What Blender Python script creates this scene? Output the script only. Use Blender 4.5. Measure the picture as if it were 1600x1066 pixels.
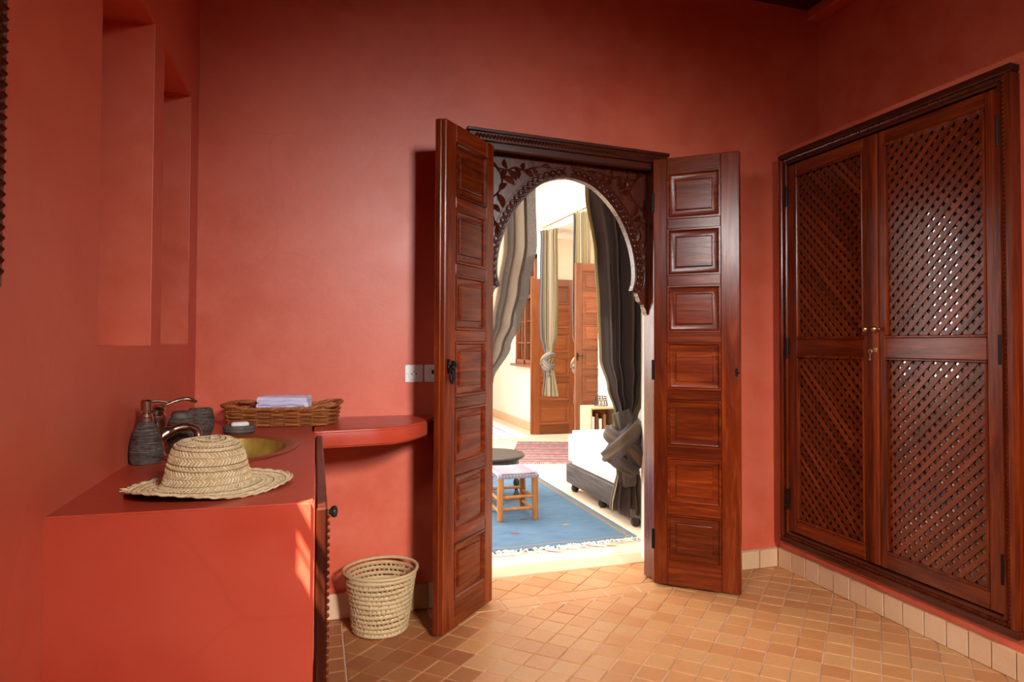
import bpy, bmesh, math, random
from mathutils import Vector, Matrix, Euler
random.seed(7)
PI = math.pi
for o in list(bpy.data.objects): bpy.data.objects.remove(o)
S = bpy.context.scene
COL = S.collection
rad = math.radians

# ------------------------------------------------------------------ camera
cam_d = bpy.data.cameras.new('camera'); cam = bpy.data.objects.new('camera', cam_d); COL.objects.link(cam)
FPX, YAW, PITCH, ROLL, SX, SY = 1055.0, 18.4433, 1.2672, -0.1561, 45.76, -18.41
cam_d.sensor_fit = 'HORIZONTAL'; cam_d.sensor_width = 36.0; cam_d.lens = FPX/1600*36.0
cam_d.shift_x = -SX/1600; cam_d.shift_y = SY/1600
cam_d.clip_start = 0.02; cam_d.clip_end = 100
cam.matrix_world = (Matrix.Translation((0, 0, 1.2)) @ Matrix.Rotation(-rad(YAW), 4, 'Z')
                    @ Matrix.Rotation(rad(90+PITCH), 4, 'X') @ Matrix.Rotation(-rad(ROLL), 4, 'Z'))
S.camera = cam

# ------------------------------------------------------------------ world, sun, window and fill light, exposure
S.view_settings.view_transform = 'Standard'; S.view_settings.look = 'None'
S.view_settings.gamma = 1.0; S.view_settings.use_curve_mapping = False
S.view_settings.exposure = 0.0
W = bpy.data.worlds.new('World'); S.world = W; W.use_nodes = True
W.node_tree.nodes['Background'].inputs[0].default_value = (0.75, 0.87, 1.0, 1)
W.node_tree.nodes['Background'].inputs[1].default_value = .15

def lamp(name, kind, energy, color, loc, direction, size=None, size_y=None, spread=None):
    d = bpy.data.lights.new(name, kind); d.energy = energy; d.color = color
    o = bpy.data.objects.new(name, d); COL.objects.link(o); o.location = loc
    o.rotation_euler = Vector(direction).to_track_quat('-Z', 'Y').to_euler()
    if kind == 'AREA':
        d.shape = 'RECTANGLE'; d.size = size; d.size_y = size_y or size
        if spread: d.spread = rad(spread)
    return o
sun = lamp('sun_light', 'SUN', 36.0, (1.0, .93, .82), (-3, -2, 6), (.45, .50, -.90)); sun.data.angle = rad(0.5)
lamp('rear_window_light', 'AREA', 36, (1.0, .97, .95), (1.25, -2.36, 2.60), (-.07, 1, -.45), .6, .8, 52)
lamp('side_window_light', 'AREA', 11, (1.0, .96, .92), (-.45, .80, 2.15), (1, .56, -.55), .42, .40, 80)
lamp('salon_window_light', 'AREA', 265, (1.0, .96, .9), (-.55, 6.0, 1.9), (1, .0, -.1), 3.2, 2.4)
lamp('salon_bounce_fill', 'AREA', 165, (1.0, .97, .93), (1.0, 6.2, 3.25), (0, 0, -1), 2.6, 4.2)  # added fill lamp for ceiling bounce; the salon ceiling has no opening
lamp('alcove_light', 'AREA', 25, (1.0, .95, .86), (3.9, 7.4, 2.5), (-.4, .5, -.8), .8, .8)

# ------------------------------------------------------------------ material helpers
class NT:
    def __init__(s, name):
        s.m = bpy.data.materials.new(name); s.m.use_nodes = True
        s.t = s.m.node_tree; s.t.nodes.clear()
        s.out = s.n('ShaderNodeOutputMaterial')
    def n(s, kind, **kw):
        nd = s.t.nodes.new(kind)
        for k, v in kw.items(): setattr(nd, k, v)
        return nd
    def l(s, a, b): s.t.links.new(a, b)
    def pr(s, color=None, rough=.5, **kw):
        p = s.n('ShaderNodeBsdfPrincipled')
        if color is not None:
            if hasattr(color, 'default_value') or hasattr(color, 'links'): s.l(color, p.inputs['Base Color'])
            else: p.inputs['Base Color'].default_value = (*color, 1)
        p.inputs['Roughness'].default_value = rough
        for k, v in kw.items(): p.inputs[k.replace('_', ' ')].default_value = v
        return p
    def done(s, sh): s.l(sh.outputs[0], s.out.inputs[0]); return s.m
    def coord(s, which='Object', scale=(1, 1, 1), rot=(0, 0, 0)):
        c = s.n('ShaderNodeTexCoord'); mp = s.n('ShaderNodeMapping')
        mp.inputs['Scale'].default_value = scale; mp.inputs['Rotation'].default_value = rot
        s.l(c.outputs[which], mp.inputs[0]); return mp.outputs[0]
    def noise(s, vec, scale, detail=4, rough=.55, dist=0):
        n = s.n('ShaderNodeTexNoise'); n.inputs['Scale'].default_value = scale
        n.inputs['Detail'].default_value = detail; n.inputs['Roughness'].default_value = rough
        n.inputs['Distortion'].default_value = dist
        s.l(vec, n.inputs['Vector']); return n.outputs['Fac']
    def ramp(s, fac, stops, interp='LINEAR'):
        r = s.n('ShaderNodeValToRGB'); r.color_ramp.interpolation = interp
        e = r.color_ramp.elements
        while len(e) < len(stops): e.new(.5)
        for k, (p, c) in enumerate(stops):
            e[k].position = p; e[k].color = (*c, 1)
        s.l(fac, r.inputs[0]); return r.outputs[0]
    def mix(s, fac, a, b, mode='MIX'):
        m = s.n('ShaderNodeMix', data_type='RGBA', blend_type=mode)
        for v, i in ((fac, 0), (a, 6), (b, 7)):
            if isinstance(v, (int, float)): m.inputs[i].default_value = v
            elif isinstance(v, tuple): m.inputs[i].default_value = (*v, 1)
            else: s.l(v, m.inputs[i])
        return m.outputs[2]
    def math(s, op, a, b=None):
        m = s.n('ShaderNodeMath', operation=op)
        for v, i in ((a, 0), (b, 1)):
            if v is None: continue
            if isinstance(v, (int, float)): m.inputs[i].default_value = v
            else: s.l(v, m.inputs[i])
        return m.outputs[0]
    def bump(s, h, p, strength=.2, dist=.01):
        b = s.n('ShaderNodeBump'); b.inputs['Strength'].default_value = strength; b.inputs['Distance'].default_value = dist
        s.l(h, b.inputs['Height']); s.l(b.outputs[0], p.inputs['Normal'])

def mat_plain(name, c, rough=.5, **kw):
    t = NT(name); return t.done(t.pr(c, rough, **kw))

def mat_plaster(name, a, b, c, rough=.36, spec=.5, bump=.12):
    t = NT(name); v = t.coord('Object')
    n1 = t.noise(v, 1.3, 6, .6, .6); n2 = t.noise(v, 7, 5, .6); n3 = t.noise(v, 60, 3)
    col = t.ramp(n1, [(.3, a), (.5, b), (.72, c)])
    col = t.mix(t.ramp(n2, [(.38, (0, 0, 0)), (.72, (.8,)*3)]), col, c)
    vo = t.n('ShaderNodeTexVoronoi', feature='DISTANCE_TO_EDGE'); vo.inputs['Scale'].default_value = 1.6
    wv = t.n('ShaderNodeMix', data_type='VECTOR'); wv.inputs[0].default_value = .12
    nn = t.n('ShaderNodeTexNoise'); nn.inputs['Scale'].default_value = 3; t.l(v, nn.inputs['Vector'])
    t.l(v, wv.inputs[4]); t.l(nn.outputs['Color'], wv.inputs[5]); t.l(wv.outputs[1], vo.inputs['Vector'])
    crack = t.ramp(vo.outputs['Distance'], [(0, (1, 1, 1)), (.006, (0, 0, 0))])
    cm = t.math('MULTIPLY', crack, t.math('MULTIPLY', t.ramp(n1, [(.5, (0, 0, 0)), (.62, (1, 1, 1))]), .13))
    col = t.mix(cm, col, tuple(x*.55 for x in a))
    p = t.pr(col, rough); p.inputs['Specular IOR Level'].default_value = spec
    t.l(t.math('ADD', t.math('MULTIPLY', n2, .16), rough-.08), p.inputs['Roughness'])
    hh = t.math('ADD', n2, t.math('MULTIPLY', n3, .12)); t.bump(hh, p, bump, .012)
    return t.done(p)

def mat_wood(name, dark, mid, light, axis='Z', rough=.22, scale=1.0, rnd=True):
    t = NT(name)
    sc = {'X': (1.2, 16, 16), 'Y': (16, 1.2, 16), 'Z': (16, 16, 1.2)}[axis]
    v = t.coord('Object', tuple(x*scale for x in sc))
    if rnd:
        oi = t.n('ShaderNodeObjectInfo'); ad = t.n('ShaderNodeVectorMath', operation='ADD')
        t.l(v, ad.inputs[0])
        cx = t.n('ShaderNodeCombineXYZ'); t.l(t.math('MULTIPLY', oi.outputs['Random'], 37), cx.inputs[0]); t.l(t.math('MULTIPLY', oi.outputs['Random'], 11), cx.inputs[2])
        t.l(cx.outputs[0], ad.inputs[1]); v = ad.outputs[0]
    n1 = t.noise(v, 1.1, 5, .6, 1.6); n2 = t.noise(v, 5, 6, .65, .4)
    col = t.ramp(n1, [(.28, dark), (.5, mid), (.75, light)])
    col = t.mix(t.ramp(n2, [(.4, (.0,)*3), (.7, (.6,)*3)]), col, dark)
    if rnd:
        hsv = t.n('ShaderNodeHueSaturation'); t.l(col, hsv.inputs['Color'])
        t.l(t.math('ADD', t.math('MULTIPLY', oi.outputs['Random'], .5), .75), hsv.inputs['Value']); col = hsv.outputs[0]
    p = t.pr(col, rough); p.inputs['Specular IOR Level'].default_value = .36; t.l(t.math('ADD', t.math('MULTIPLY', n2, .2), rough-.08), p.inputs['Roughness'])
    t.bump(n2, p, .12, .004)
    return t.done(p)

def mat_tile(name, stops, rough=.5):
    t = NT(name); oi = t.n('ShaderNodeObjectInfo'); g = t.n('ShaderNodeNewGeometry')
    n1 = t.noise(g.outputs['Position'], 9, 5, .6, .5); n2 = t.noise(g.outputs['Position'], 70, 4)
    f = t.math('ADD', t.math('ADD', t.math('MULTIPLY', oi.outputs['Random'], .44), .08), t.math('MULTIPLY', n1, .42))
    col = t.ramp(f, stops)
    col = t.mix(t.ramp(n2, [(.55, (0, 0, 0)), (.8, (.5,)*3)]), col, stops[0][1])
    p = t.pr(col, rough); p.inputs['Specular IOR Level'].default_value = .35
    t.bump(t.math('ADD', n1, t.math('MULTIPLY', n2, .3)), p, .25, .006)
    return t.done(p)

def mat_fabric(name, c, c2=None, scale=300, rough=.9, transl=0.0, transp=0.0, stripes=None):
    t = NT(name); v = t.coord('UV')
    if stripes: col = t.ramp(t.n('ShaderNodeSeparateXYZ').outputs[0], stripes)
    else: col = None
    if stripes:
        sep = [n for n in t.t.nodes if n.type == 'SEPXYZ'][0]; t.l(v, sep.inputs[0])
    vo = t.coord('Object'); n = t.noise(vo, scale, 2)
    base = col if col is not None else t.mix(n, c, c2 or tuple(x*.8 for x in c))
    if stripes: base = t.mix(t.ramp(n, [(.4, (0, 0, 0)), (.9, (.35,)*3)]), base, (.05, .04, .04))
    p = t.pr(base, rough); p.inputs['Specular IOR Level'].default_value = .15
    p.inputs['Sheen Weight'].default_value = .15
    t.bump(n, p, .15, .002)
    sh = p
    if transl:
        tr = t.n('ShaderNodeBsdfTranslucent'); t.l(base, tr.inputs[0])
        mx = t.n('ShaderNodeMixShader'); mx.inputs[0].default_value = transl
        t.l(sh.outputs[0], mx.inputs[1]); t.l(tr.outputs[0], mx.inputs[2]); sh = mx
    if transp:
        tp = t.n('ShaderNodeBsdfTransparent'); mx = t.n('ShaderNodeMixShader'); mx.inputs[0].default_value = transp
        t.l(sh.outputs[0], mx.inputs[1]); t.l(tp.outputs[0], mx.inputs[2]); sh = mx
    return t.done(sh)

M = {}
M['red_plaster'] = mat_plaster('red_plaster', (.54, .078, .030), (.61, .105, .048), (.67, .145, .078), .44, .48)
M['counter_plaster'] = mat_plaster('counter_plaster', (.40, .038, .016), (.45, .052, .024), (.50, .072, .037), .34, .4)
M['cream_plaster'] = mat_plaster('cream_plaster', (.78, .70, .58), (.82, .75, .64), (.85, .79, .70), .7, .2, .05)
M['beige_plaster'] = mat_plaster('beige_plaster', (.52, .40, .26), (.56, .44, .30), (.60, .48, .34), .7, .2, .05)
WD, WM, WL = (.055, .0065, .0012), (.15, .019, .0025), (.27, .048, .007)
for ax in 'XYZ': M['wood'+ax] = mat_wood('varnished_wood_'+ax, WD, WM, WL, ax)
DD, DM, DL = (.028, .005, .002), (.065, .010, .003), (.12, .022, .006)  # dark wood, deepened further so the colour carries the doorway frame's shade
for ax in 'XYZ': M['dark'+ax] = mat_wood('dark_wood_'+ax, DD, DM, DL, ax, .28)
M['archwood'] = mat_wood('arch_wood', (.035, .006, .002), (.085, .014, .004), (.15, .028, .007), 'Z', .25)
M['slat'] = mat_wood('slat_wood', (.065, .009, .002), (.14, .020, .004), (.22, .040, .008), 'X', .24)
OD, OM, OL = (.13, .032, .008), (.20, .055, .014), (.27, .085, .026)
for ax in 'XZ': M['salonwood'+ax] = mat_wood('salon_wood_'+ax, OD, OM, OL, ax, .35)
M['cream_wood'] = mat_wood('pale_wood', (.42, .28, .14), (.52, .37, .20), (.60, .45, .27), 'X', .5)
M['stoolwood'] = mat_wood('stool_wood', (.24, .08, .018), (.38, .155, .04), (.48, .23, .075), 'Z', .45)
M['blackwood'] = mat_wood('black_wood', (.012, .010, .009), (.03, .024, .02), (.06, .05, .04), 'X', .4)
M['bedwood'] = mat_wood('bed_wood', (.03, .022, .02), (.075, .06, .055), (.13, .10, .09), 'Y', .5)
M['tile'] = mat_tile('terracotta_tile', [(.0, (.36, .13, .048)), (.3, (.48, .20, .072)), (.55, (.54, .25, .095)), (.8, (.52, .27, .11)), (1, (.58, .32, .15))], .42)
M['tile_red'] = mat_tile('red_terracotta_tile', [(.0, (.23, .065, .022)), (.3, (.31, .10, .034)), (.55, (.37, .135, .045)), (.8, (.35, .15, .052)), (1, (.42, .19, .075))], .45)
M['tile_stuff'] = mat_tile('terracotta_tile_joined', [(.2, (.50, .20, .075)), (.5, (.60, .27, .10)), (.8, (.62, .34, .16))], .42)
M['base_tile'] = mat_tile('baseboard_tile', [(0, (.58, .33, .17)), (.4, (.66, .41, .23)), (.7, (.70, .46, .28)), (1, (.62, .42, .27))], .5)
M['grout'] = mat_plain('grout', (.60, .37, .24), .85)
M['sill'] = mat_plaster('threshold_plaster', (.62, .36, .22), (.66, .42, .27), (.72, .48, .32), .6, .3, .08)
M['black_iron'] = mat_plain('black_iron', (.012, .010, .010), .42, Metallic=.7)
M['brass'] = mat_plain('brass', (.55, .36, .16), .28, Metallic=1)
M['bronze'] = mat_plain('bronze', (.42, .34, .25), .26, Metallic=1)
t = NT('hammered_brass'); v = t.coord('Object'); vo = t.n('ShaderNodeTexVoronoi'); vo.inputs['Scale'].default_value = 45; t.l(v, vo.inputs['Vector'])
p = t.pr(t.ramp(t.noise(v, 14, 4), [(.3, (.36, .22, .035)), (.7, (.62, .43, .10))]), .42, Metallic=.55); t.bump(vo.outputs['Distance'], p, .35, .006); M['bowl'] = t.done(p)
M['copper_rim'] = mat_plain('copper_rim', (.34, .15, .05), .36, Metallic=.8)
t = NT('grey_cord'); v = t.coord('Object'); n = t.noise(v, 90, 4)
sx_ = t.n('ShaderNodeSeparateXYZ'); t.l(v, sx_.inputs[0]); vs_ = t.coord('Object', (25, 25, 420)); n2 = t.noise(vs_, 1.0, 3, .6)
p = t.pr(t.ramp(t.math('ADD', t.math('MULTIPLY', n2, .75), t.math('MULTIPLY', n, .25)), [(.36, (.012, .008, .006)), (.52, (.075, .055, .042)), (.66, (.20, .16, .13))]), .7); t.bump(n2, p, .6, .004); M['cord'] = t.done(p)
t = NT('grey_stone'); n = t.noise(t.coord('Object'), 60, 4)
M['stone'] = t.done(t.pr(t.ramp(n, [(.3, (.07, .055, .045)), (.7, (.16, .13, .11))]), .65))
M['soap'] = mat_plain('soap', (.80, .76, .76), .45)
M['switch'] = mat_plain('white_plastic', (.80, .79, .76), .35)
M['hole'] = mat_plain('dark_hole', (.01, .01, .01), .6)
M['towel'] = mat_fabric('lilac_towel', (.66, .62, .80), (.56, .52, .72), 220)
def mat_straw(name, a, b, c):
    t = NT(name); g = t.n('ShaderNodeNewGeometry')
    n = t.noise(g.outputs['Position'], 160, 3); n2 = t.noise(g.outputs['Position'], 30, 2)
    col = t.ramp(t.math('ADD', t.math('MULTIPLY', g.outputs['Random Per Island'], .6), t.math('MULTIPLY', n2, .4)), [(.15, a), (.5, b), (.85, c)])
    p = t.pr(col, .6); t.bump(n, p, .2, .002); return t.done(p)
M['straw'] = mat_straw('straw', (.52, .36, .17), (.66, .50, .28), (.76, .62, .40))
M['straw_under'] = mat_plain('straw_shadow', (.20, .115, .045), .8)
M['palm'] = mat_straw('palm_coil', (.42, .27, .11), (.54, .38, .19), (.64, .48, .27))
M['palm_rim'] = mat_plain('palm_rim', (.44, .24, .08), .6)
M['wicker'] = mat_straw('wicker', (.11, .024, .005), (.25, .066, .012), (.42, .15, .035))
M['wicker_dark'] = mat_plain('wicker_inner', (.10, .03, .008), .6)
M['mirror'] = mat_plain('window_pane', (.85, .88, .9), .05, Transmission_Weight=1.0)
M['cabglass'] = mat_plain('cabinet_glass', (.006, .004, .003), .03, Specular_IOR_Level=1.0, Coat_Weight=1.0, Coat_Roughness=.02)
M['inside'] = mat_plain('cabinet_inside', (.03, .012, .006), .8)
M['curtain_dark'] = mat_fabric('dark_curtain_cloth', None, None, 260, .8, .22, 0, [
    (0, (.42, .33, .15)), (.05, (.42, .33, .15)), (.06, (.115, .088, .085)), (.30, (.13, .10, .095)), (.42, (.07, .05, .048)), (.55, (.105, .082, .08)),
    (.66, (.17, .115, .06)), (.70, (.09, .07, .068)), (.84, (.10, .08, .075)), (.90, (.26, .20, .10)), (1.0, (.36, .28, .13))])
M['curtain_sheer'] = mat_fabric('sheer_curtain_cloth', None, None, 260, .8, .7, .26, [
    (0, (.20, .175, .17)), (.14, (.24, .21, .20)), (.20, (.70, .58, .45)), (.60, (.78, .66, .52)), (.63, (.03, .022, .026)), (.665, (.04, .03, .03)), (.68, (.30, .24, .19)), (.93, (.34, .275, .22)), (.95, (.13, .11, .10)), (1, (.13, .11, .10))])
M['curtain_gold'] = mat_fabric('gold_curtain_cloth', None, None, 260, .7, .3, 0, [
    (0, (.16, .15, .17)), (.18, (.19, .175, .19)), (.24, (.30, .225, .095)), (.42, (.34, .26, .12)), (.47, (.50, .43, .33)), (.62, (.44, .36, .26)), (.66, (.18, .15, .15)), (.74, (.34, .26, .13)), (1, (.38, .30, .18))])
M['white_cloth'] = mat_fabric('white_mattress_cloth', (.86, .84, .80), (.80, .78, .74), 200)
M['grey_cloth'] = mat_fabric('grey_cushion_cloth', (.22, .20, .20), (.16, .15, .15), 200)
M['fringe'] = mat_plain('fringe_yarn', (.78, .70, .60), .9)
M['gold_yarn'] = mat_plain('gold_yarn', (.30, .18, .05), .9)
M['red_yarn'] = mat_plain('red_yarn', (.16, .03, .03), .9)
M['cream_yarn'] = mat_plain('cream_yarn', (.72, .60, .40), .9)
t = NT('blue_kilim'); v = t.coord('Object', (3, 40, 1)); n = t.noise(v, 2.2, 4); 
p = t.pr(t.ramp(n, [(.3, (.035, .085, .16)), (.5, (.055, .12, .205)), (.72, (.10, .165, .235))]), .95); t.bump(n, p, .3, .004); M['blue_rug'] = t.done(p)
def mat_bands(name, stops, scale, axis=1, warp=.02):
    t = NT(name); v = t.coord('Object'); sp = t.n('ShaderNodeSeparateXYZ'); t.l(v, sp.inputs[0])
    n = t.noise(v, 24, 3)
    a = t.math('ADD', t.math('MULTIPLY', sp.outputs[axis], scale), t.math('MULTIPLY', n, warp))
    return t.done(t.pr(t.ramp(t.math('FRACT', a), stops, 'CONSTANT'), .95))
M['red_kilim'] = mat_bands('red_kilim', [(0, (.24, .06, .055)), (.14, (.38, .30, .26)), (.22, (.07, .08, .16)), (.34, (.27, .08, .06)), (.5, (.40, .30, .26)), (.58, (.19, .04, .05)), (.74, (.11, .09, .17)), (.86, (.32, .18, .15))], 3.0, 1, .25)
M['white_kilim'] = mat_bands('white_kilim', [(0, (.70, .70, .70)), (.3, (.22, .34, .55)), (.42, (.74, .73, .72)), (.7, (.36, .46, .62)), (.78, (.74, .73, .72))], 5.0, 0, .3)
M['seatcord'] = mat_bands('seat_cord', [(0, (.34, .30, .36)), (.3, (.17, .14, .21)), (.5, (.42, .38, .40)), (.8, (.15, .12, .19))], 45, 0, .2)
M['wire'] = mat_plain('wire', (.05, .04, .04), .4, Metallic=.8)
M['greenbowl'] = mat_plain('glazed_bowl', (.16, .17, .10), .3)

# ------------------------------------------------------------------ mesh helpers
class MB:
    def __init__(s): s.v = []; s.f = []; s.uv = None
    def add(s, vs, fs, mtx=None):
        b = len(s.v)
        s.v += [tuple(mtx @ Vector(v)) if mtx else tuple(v) for v in vs]
        s.f += [tuple(b+i for i in f) for f in fs]
        return s
    def box(s, x0, x1, y0, y1, z0, z1, bev=.003, mtx=None):
        if x1 < x0: x0, x1 = x1, x0
        if y1 < y0: y0, y1 = y1, y0
        b = min(bev, (x1-x0)*.45, (y1-y0)*.45, (z1-z0)*.45)
        if b <= 0:
            vs = [(x, y, z) for z in (z0, z1) for y in (y0, y1) for x in (x0, x1)]
            return s.add(vs, [(0, 2, 3, 1), (4, 5, 7, 6), (0, 1, 5, 4), (2, 6, 7, 3), (0, 4, 6, 2), (1, 3, 7, 5)], mtx)
        bm = bmesh.new(); bmesh.ops.create_cube(bm, size=1)
        for v in bm.verts: v.co = Vector(((x0+x1)/2+v.co.x*(x1-x0), (y0+y1)/2+v.co.y*(y1-y0), (z0+z1)/2+v.co.z*(z1-z0)))
        bmesh.ops.bevel(bm, geom=bm.edges[:], offset=b, segments=1, affect='EDGES', clamp_overlap=True)
        return s.bm(bm, mtx)
    def bm(s, bm, mtx=None):
        bm.verts.index_update()
        s.add([v.co[:] for v in bm.verts], [[v.index for v in f.verts] for f in bm.faces], mtx); bm.free(); return s
    def lathe(s, prof, n=24, mtx=None, cap=True, wob=None):
        vs = []; fs = []; k = len(prof)
        for (r, z) in prof:
            for i in range(n):
                a = 2*PI*i/n; rr = r*(wob(a, z) if wob else 1)
                vs.append((rr*math.cos(a), rr*math.sin(a), z))
        for j in range(k-1):
            for i in range(n):
                i2 = (i+1) % n; fs.append((j*n+i, j*n+i2, (j+1)*n+i2, (j+1)*n+i))
        if cap:
            if prof[0][0] > 1e-5: fs.append(tuple(range(n-1, -1, -1)))
            if prof[-1][0] > 1e-5: fs.append(tuple((k-1)*n+i for i in range(n)))
        return s.add(vs, fs, mtx)
    def tube(s, pts, r, n=8, closed=False, mtx=None, flat=None):
        P = [Vector(p) for p in pts]; k = len(P); R = r if isinstance(r, (list, tuple)) else [r]*k
        vs = []; fs = []; up = None
        for i in range(k):
            if closed: tg = P[(i+1) % k]-P[i-1]
            else: tg = P[min(i+1, k-1)]-P[max(i-1, 0)]
            tg.normalize()
            if up is None:
                up = Vector((0, 0, 1)) if abs(tg.z) < .9 else Vector((0, 1, 0))
            a = tg.cross(up)
            if a.length < 1e-4: a = tg.orthogonal()
            a.normalize(); b = a.cross(tg); b.normalize(); up = b
            for j in range(n):
                an = 2*PI*j/n; fx = flat or (1, 1)
                vs.append(P[i]+a*(R[i]*math.cos(an)*fx[0])+b*(R[i]*math.sin(an)*fx[1]))
        m = k if closed else k-1
        for i in range(m):
            i2 = (i+1) % k
            for j in range(n):
                j2 = (j+1) % n; fs.append((i*n+j, i*n+j2, i2*n+j2, i2*n+j))
        if not closed: fs += [tuple(range(n-1, -1, -1)), tuple((k-1)*n+j for j in range(n))]
        return s.add(vs, fs, mtx)
    def prism(s, poly, z0, z1, bev=.0, mtx=None):
        n = len(poly); c = Vector((sum(p[0] for p in poly)/n, sum(p[1] for p in poly)/n))
        vs = [(p[0], p[1], z0) for p in poly]
        fs = [tuple(range(n-1, -1, -1))]
        rings = [vs]
        if bev > 0:
            rings.append([(p[0], p[1], z1-bev) for p in poly])
            ins = []
            for p in poly:
                d = Vector(p)-c; L = max(d.length, 1e-6); q = c+d*max(0, (L-bev*1.3)/L); ins.append((q.x, q.y, z1))
            rings.append(ins)
        else: rings.append([(p[0], p[1], z1) for p in poly])
        allv = [v for r in rings for v in r]
        for k in range(len(rings)-1):
            for i in range(n): fs.append((k*n+i, k*n+(i+1) % n, (k+1)*n+(i+1) % n, (k+1)*n+i))
        fs.append(tuple((len(rings)-1)*n+i for i in range(n)))
        return s.add(allv, fs, mtx)
    def sphere(s, c, r, n=12, m=8, mtx=None, fn=None):
        if not isinstance(r, (tuple, list)): r = (r, r, r)
        vs = [(0, 0, -1)]; fs = []
        for j in range(1, m):
            t = -PI/2+PI*j/m
            for i in range(n): vs.append((math.cos(t)*math.cos(2*PI*i/n), math.cos(t)*math.sin(2*PI*i/n), math.sin(t)))
        vs.append((0, 0, 1)); top = len(vs)-1
        for i in range(n):
            i2 = (i+1) % n; fs.append((0, 1+i2, 1+i)); fs.append((top, top-n+i, top-n+i2))
            for j in range(m-2): fs.append((1+j*n+i, 1+j*n+i2, 1+(j+1)*n+i2, 1+(j+1)*n+i))
        if fn: vs = [tuple(fn(Vector(v))) for v in vs]
        return s.add([(c[0]+v[0]*r[0], c[1]+v[1]*r[1], c[2]+v[2]*r[2]) for v in vs], fs, mtx)
    def build(s, name, mat, parent=None, smooth=35, loc=None, rot=None):
        me = bpy.data.meshes.new(name); me.from_pydata(s.v, [], s.f); me.validate(); me.update()
        if s.uv:
            ul = me.uv_layers.new(name='UVMap')
            for li, lp in enumerate(me.loops): ul.data[li].uv = s.uv[lp.vertex_index]
        if smooth:
            for p in me.polygons: p.use_smooth = True
            if smooth < 180: me.set_sharp_from_angle(angle=rad(smooth))
        me.materials.append(mat)
        o = bpy.data.objects.new(name, me); COL.objects.link(o)
        if parent: o.parent = parent
        if loc: o.location = loc
        if rot: o.rotation_euler = rot
        return o

def wn(o):
    md = o.modifiers.new('weighted', 'WEIGHTED_NORMAL'); md.weight = 100; md.keep_sharp = True; return o

def empty(name, loc=(0, 0, 0), rz=0):
    o = bpy.data.objects.new(name, None); COL.objects.link(o); o.location = loc; o.rotation_euler = (0, 0, rz)
    o.empty_display_size = .05; return o
def tag(o, label=None, cat=None, group=None, kind=None):
    if label: o['label'] = label
    if cat: o['category'] = cat
    if group: o['group'] = group
    if kind: o['kind'] = kind
    return o
def thing(name, label, cat, loc=(0, 0, 0), rz=0, group=None): return tag(empty(name, loc, rz), label, cat, group)
def struct(o, label=None): return tag(o, label, None, None, 'structure')
def copy_tree(o, parent=None):
    c = o.copy(); COL.objects.link(c)
    if parent: c.parent = parent
    for ch in o.children: copy_tree(ch, c)
    return c
def T(x=0, y=0, z=0): return Matrix.Translation((x, y, z))
def RZ(a): return Matrix.Rotation(a, 4, 'Z')
def RX(a): return Matrix.Rotation(a, 4, 'X')
def RY(a): return Matrix.Rotation(a, 4, 'Y')
def catmull(P, n):
    P = [Vector(p) for p in P]; Q = [P[0]*2-P[1]]+P+[P[-1]*2-P[-2]]; out = []
    for i in range(1, len(Q)-2):
        for k in range(n):
            t = k/n; a, b, c, d = Q[i-1:i+3]
            out.append(.5*((2*b)+(c-a)*t+(2*a-5*b+4*c-d)*t*t+(3*b-a-3*c+d)*t**3))
    out.append(P[-1]); return out
def interp(tab, x):
    if x <= tab[0][0]: return tab[0][1]
    for (a, va), (b, vb) in zip(tab, tab[1:]):
        if x <= b:
            t = (x-a)/(b-a); t = t*t*(3-2*t); return va+(vb-va)*t
    return tab[-1][1]

# ------------------------------------------------------------------ room dimensions
XL, XR, YB, YR = -.473, 2.407, 3.109, -2.4
ZC = 3.09
YB2 = 3.48           # far face of the back wall

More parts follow.
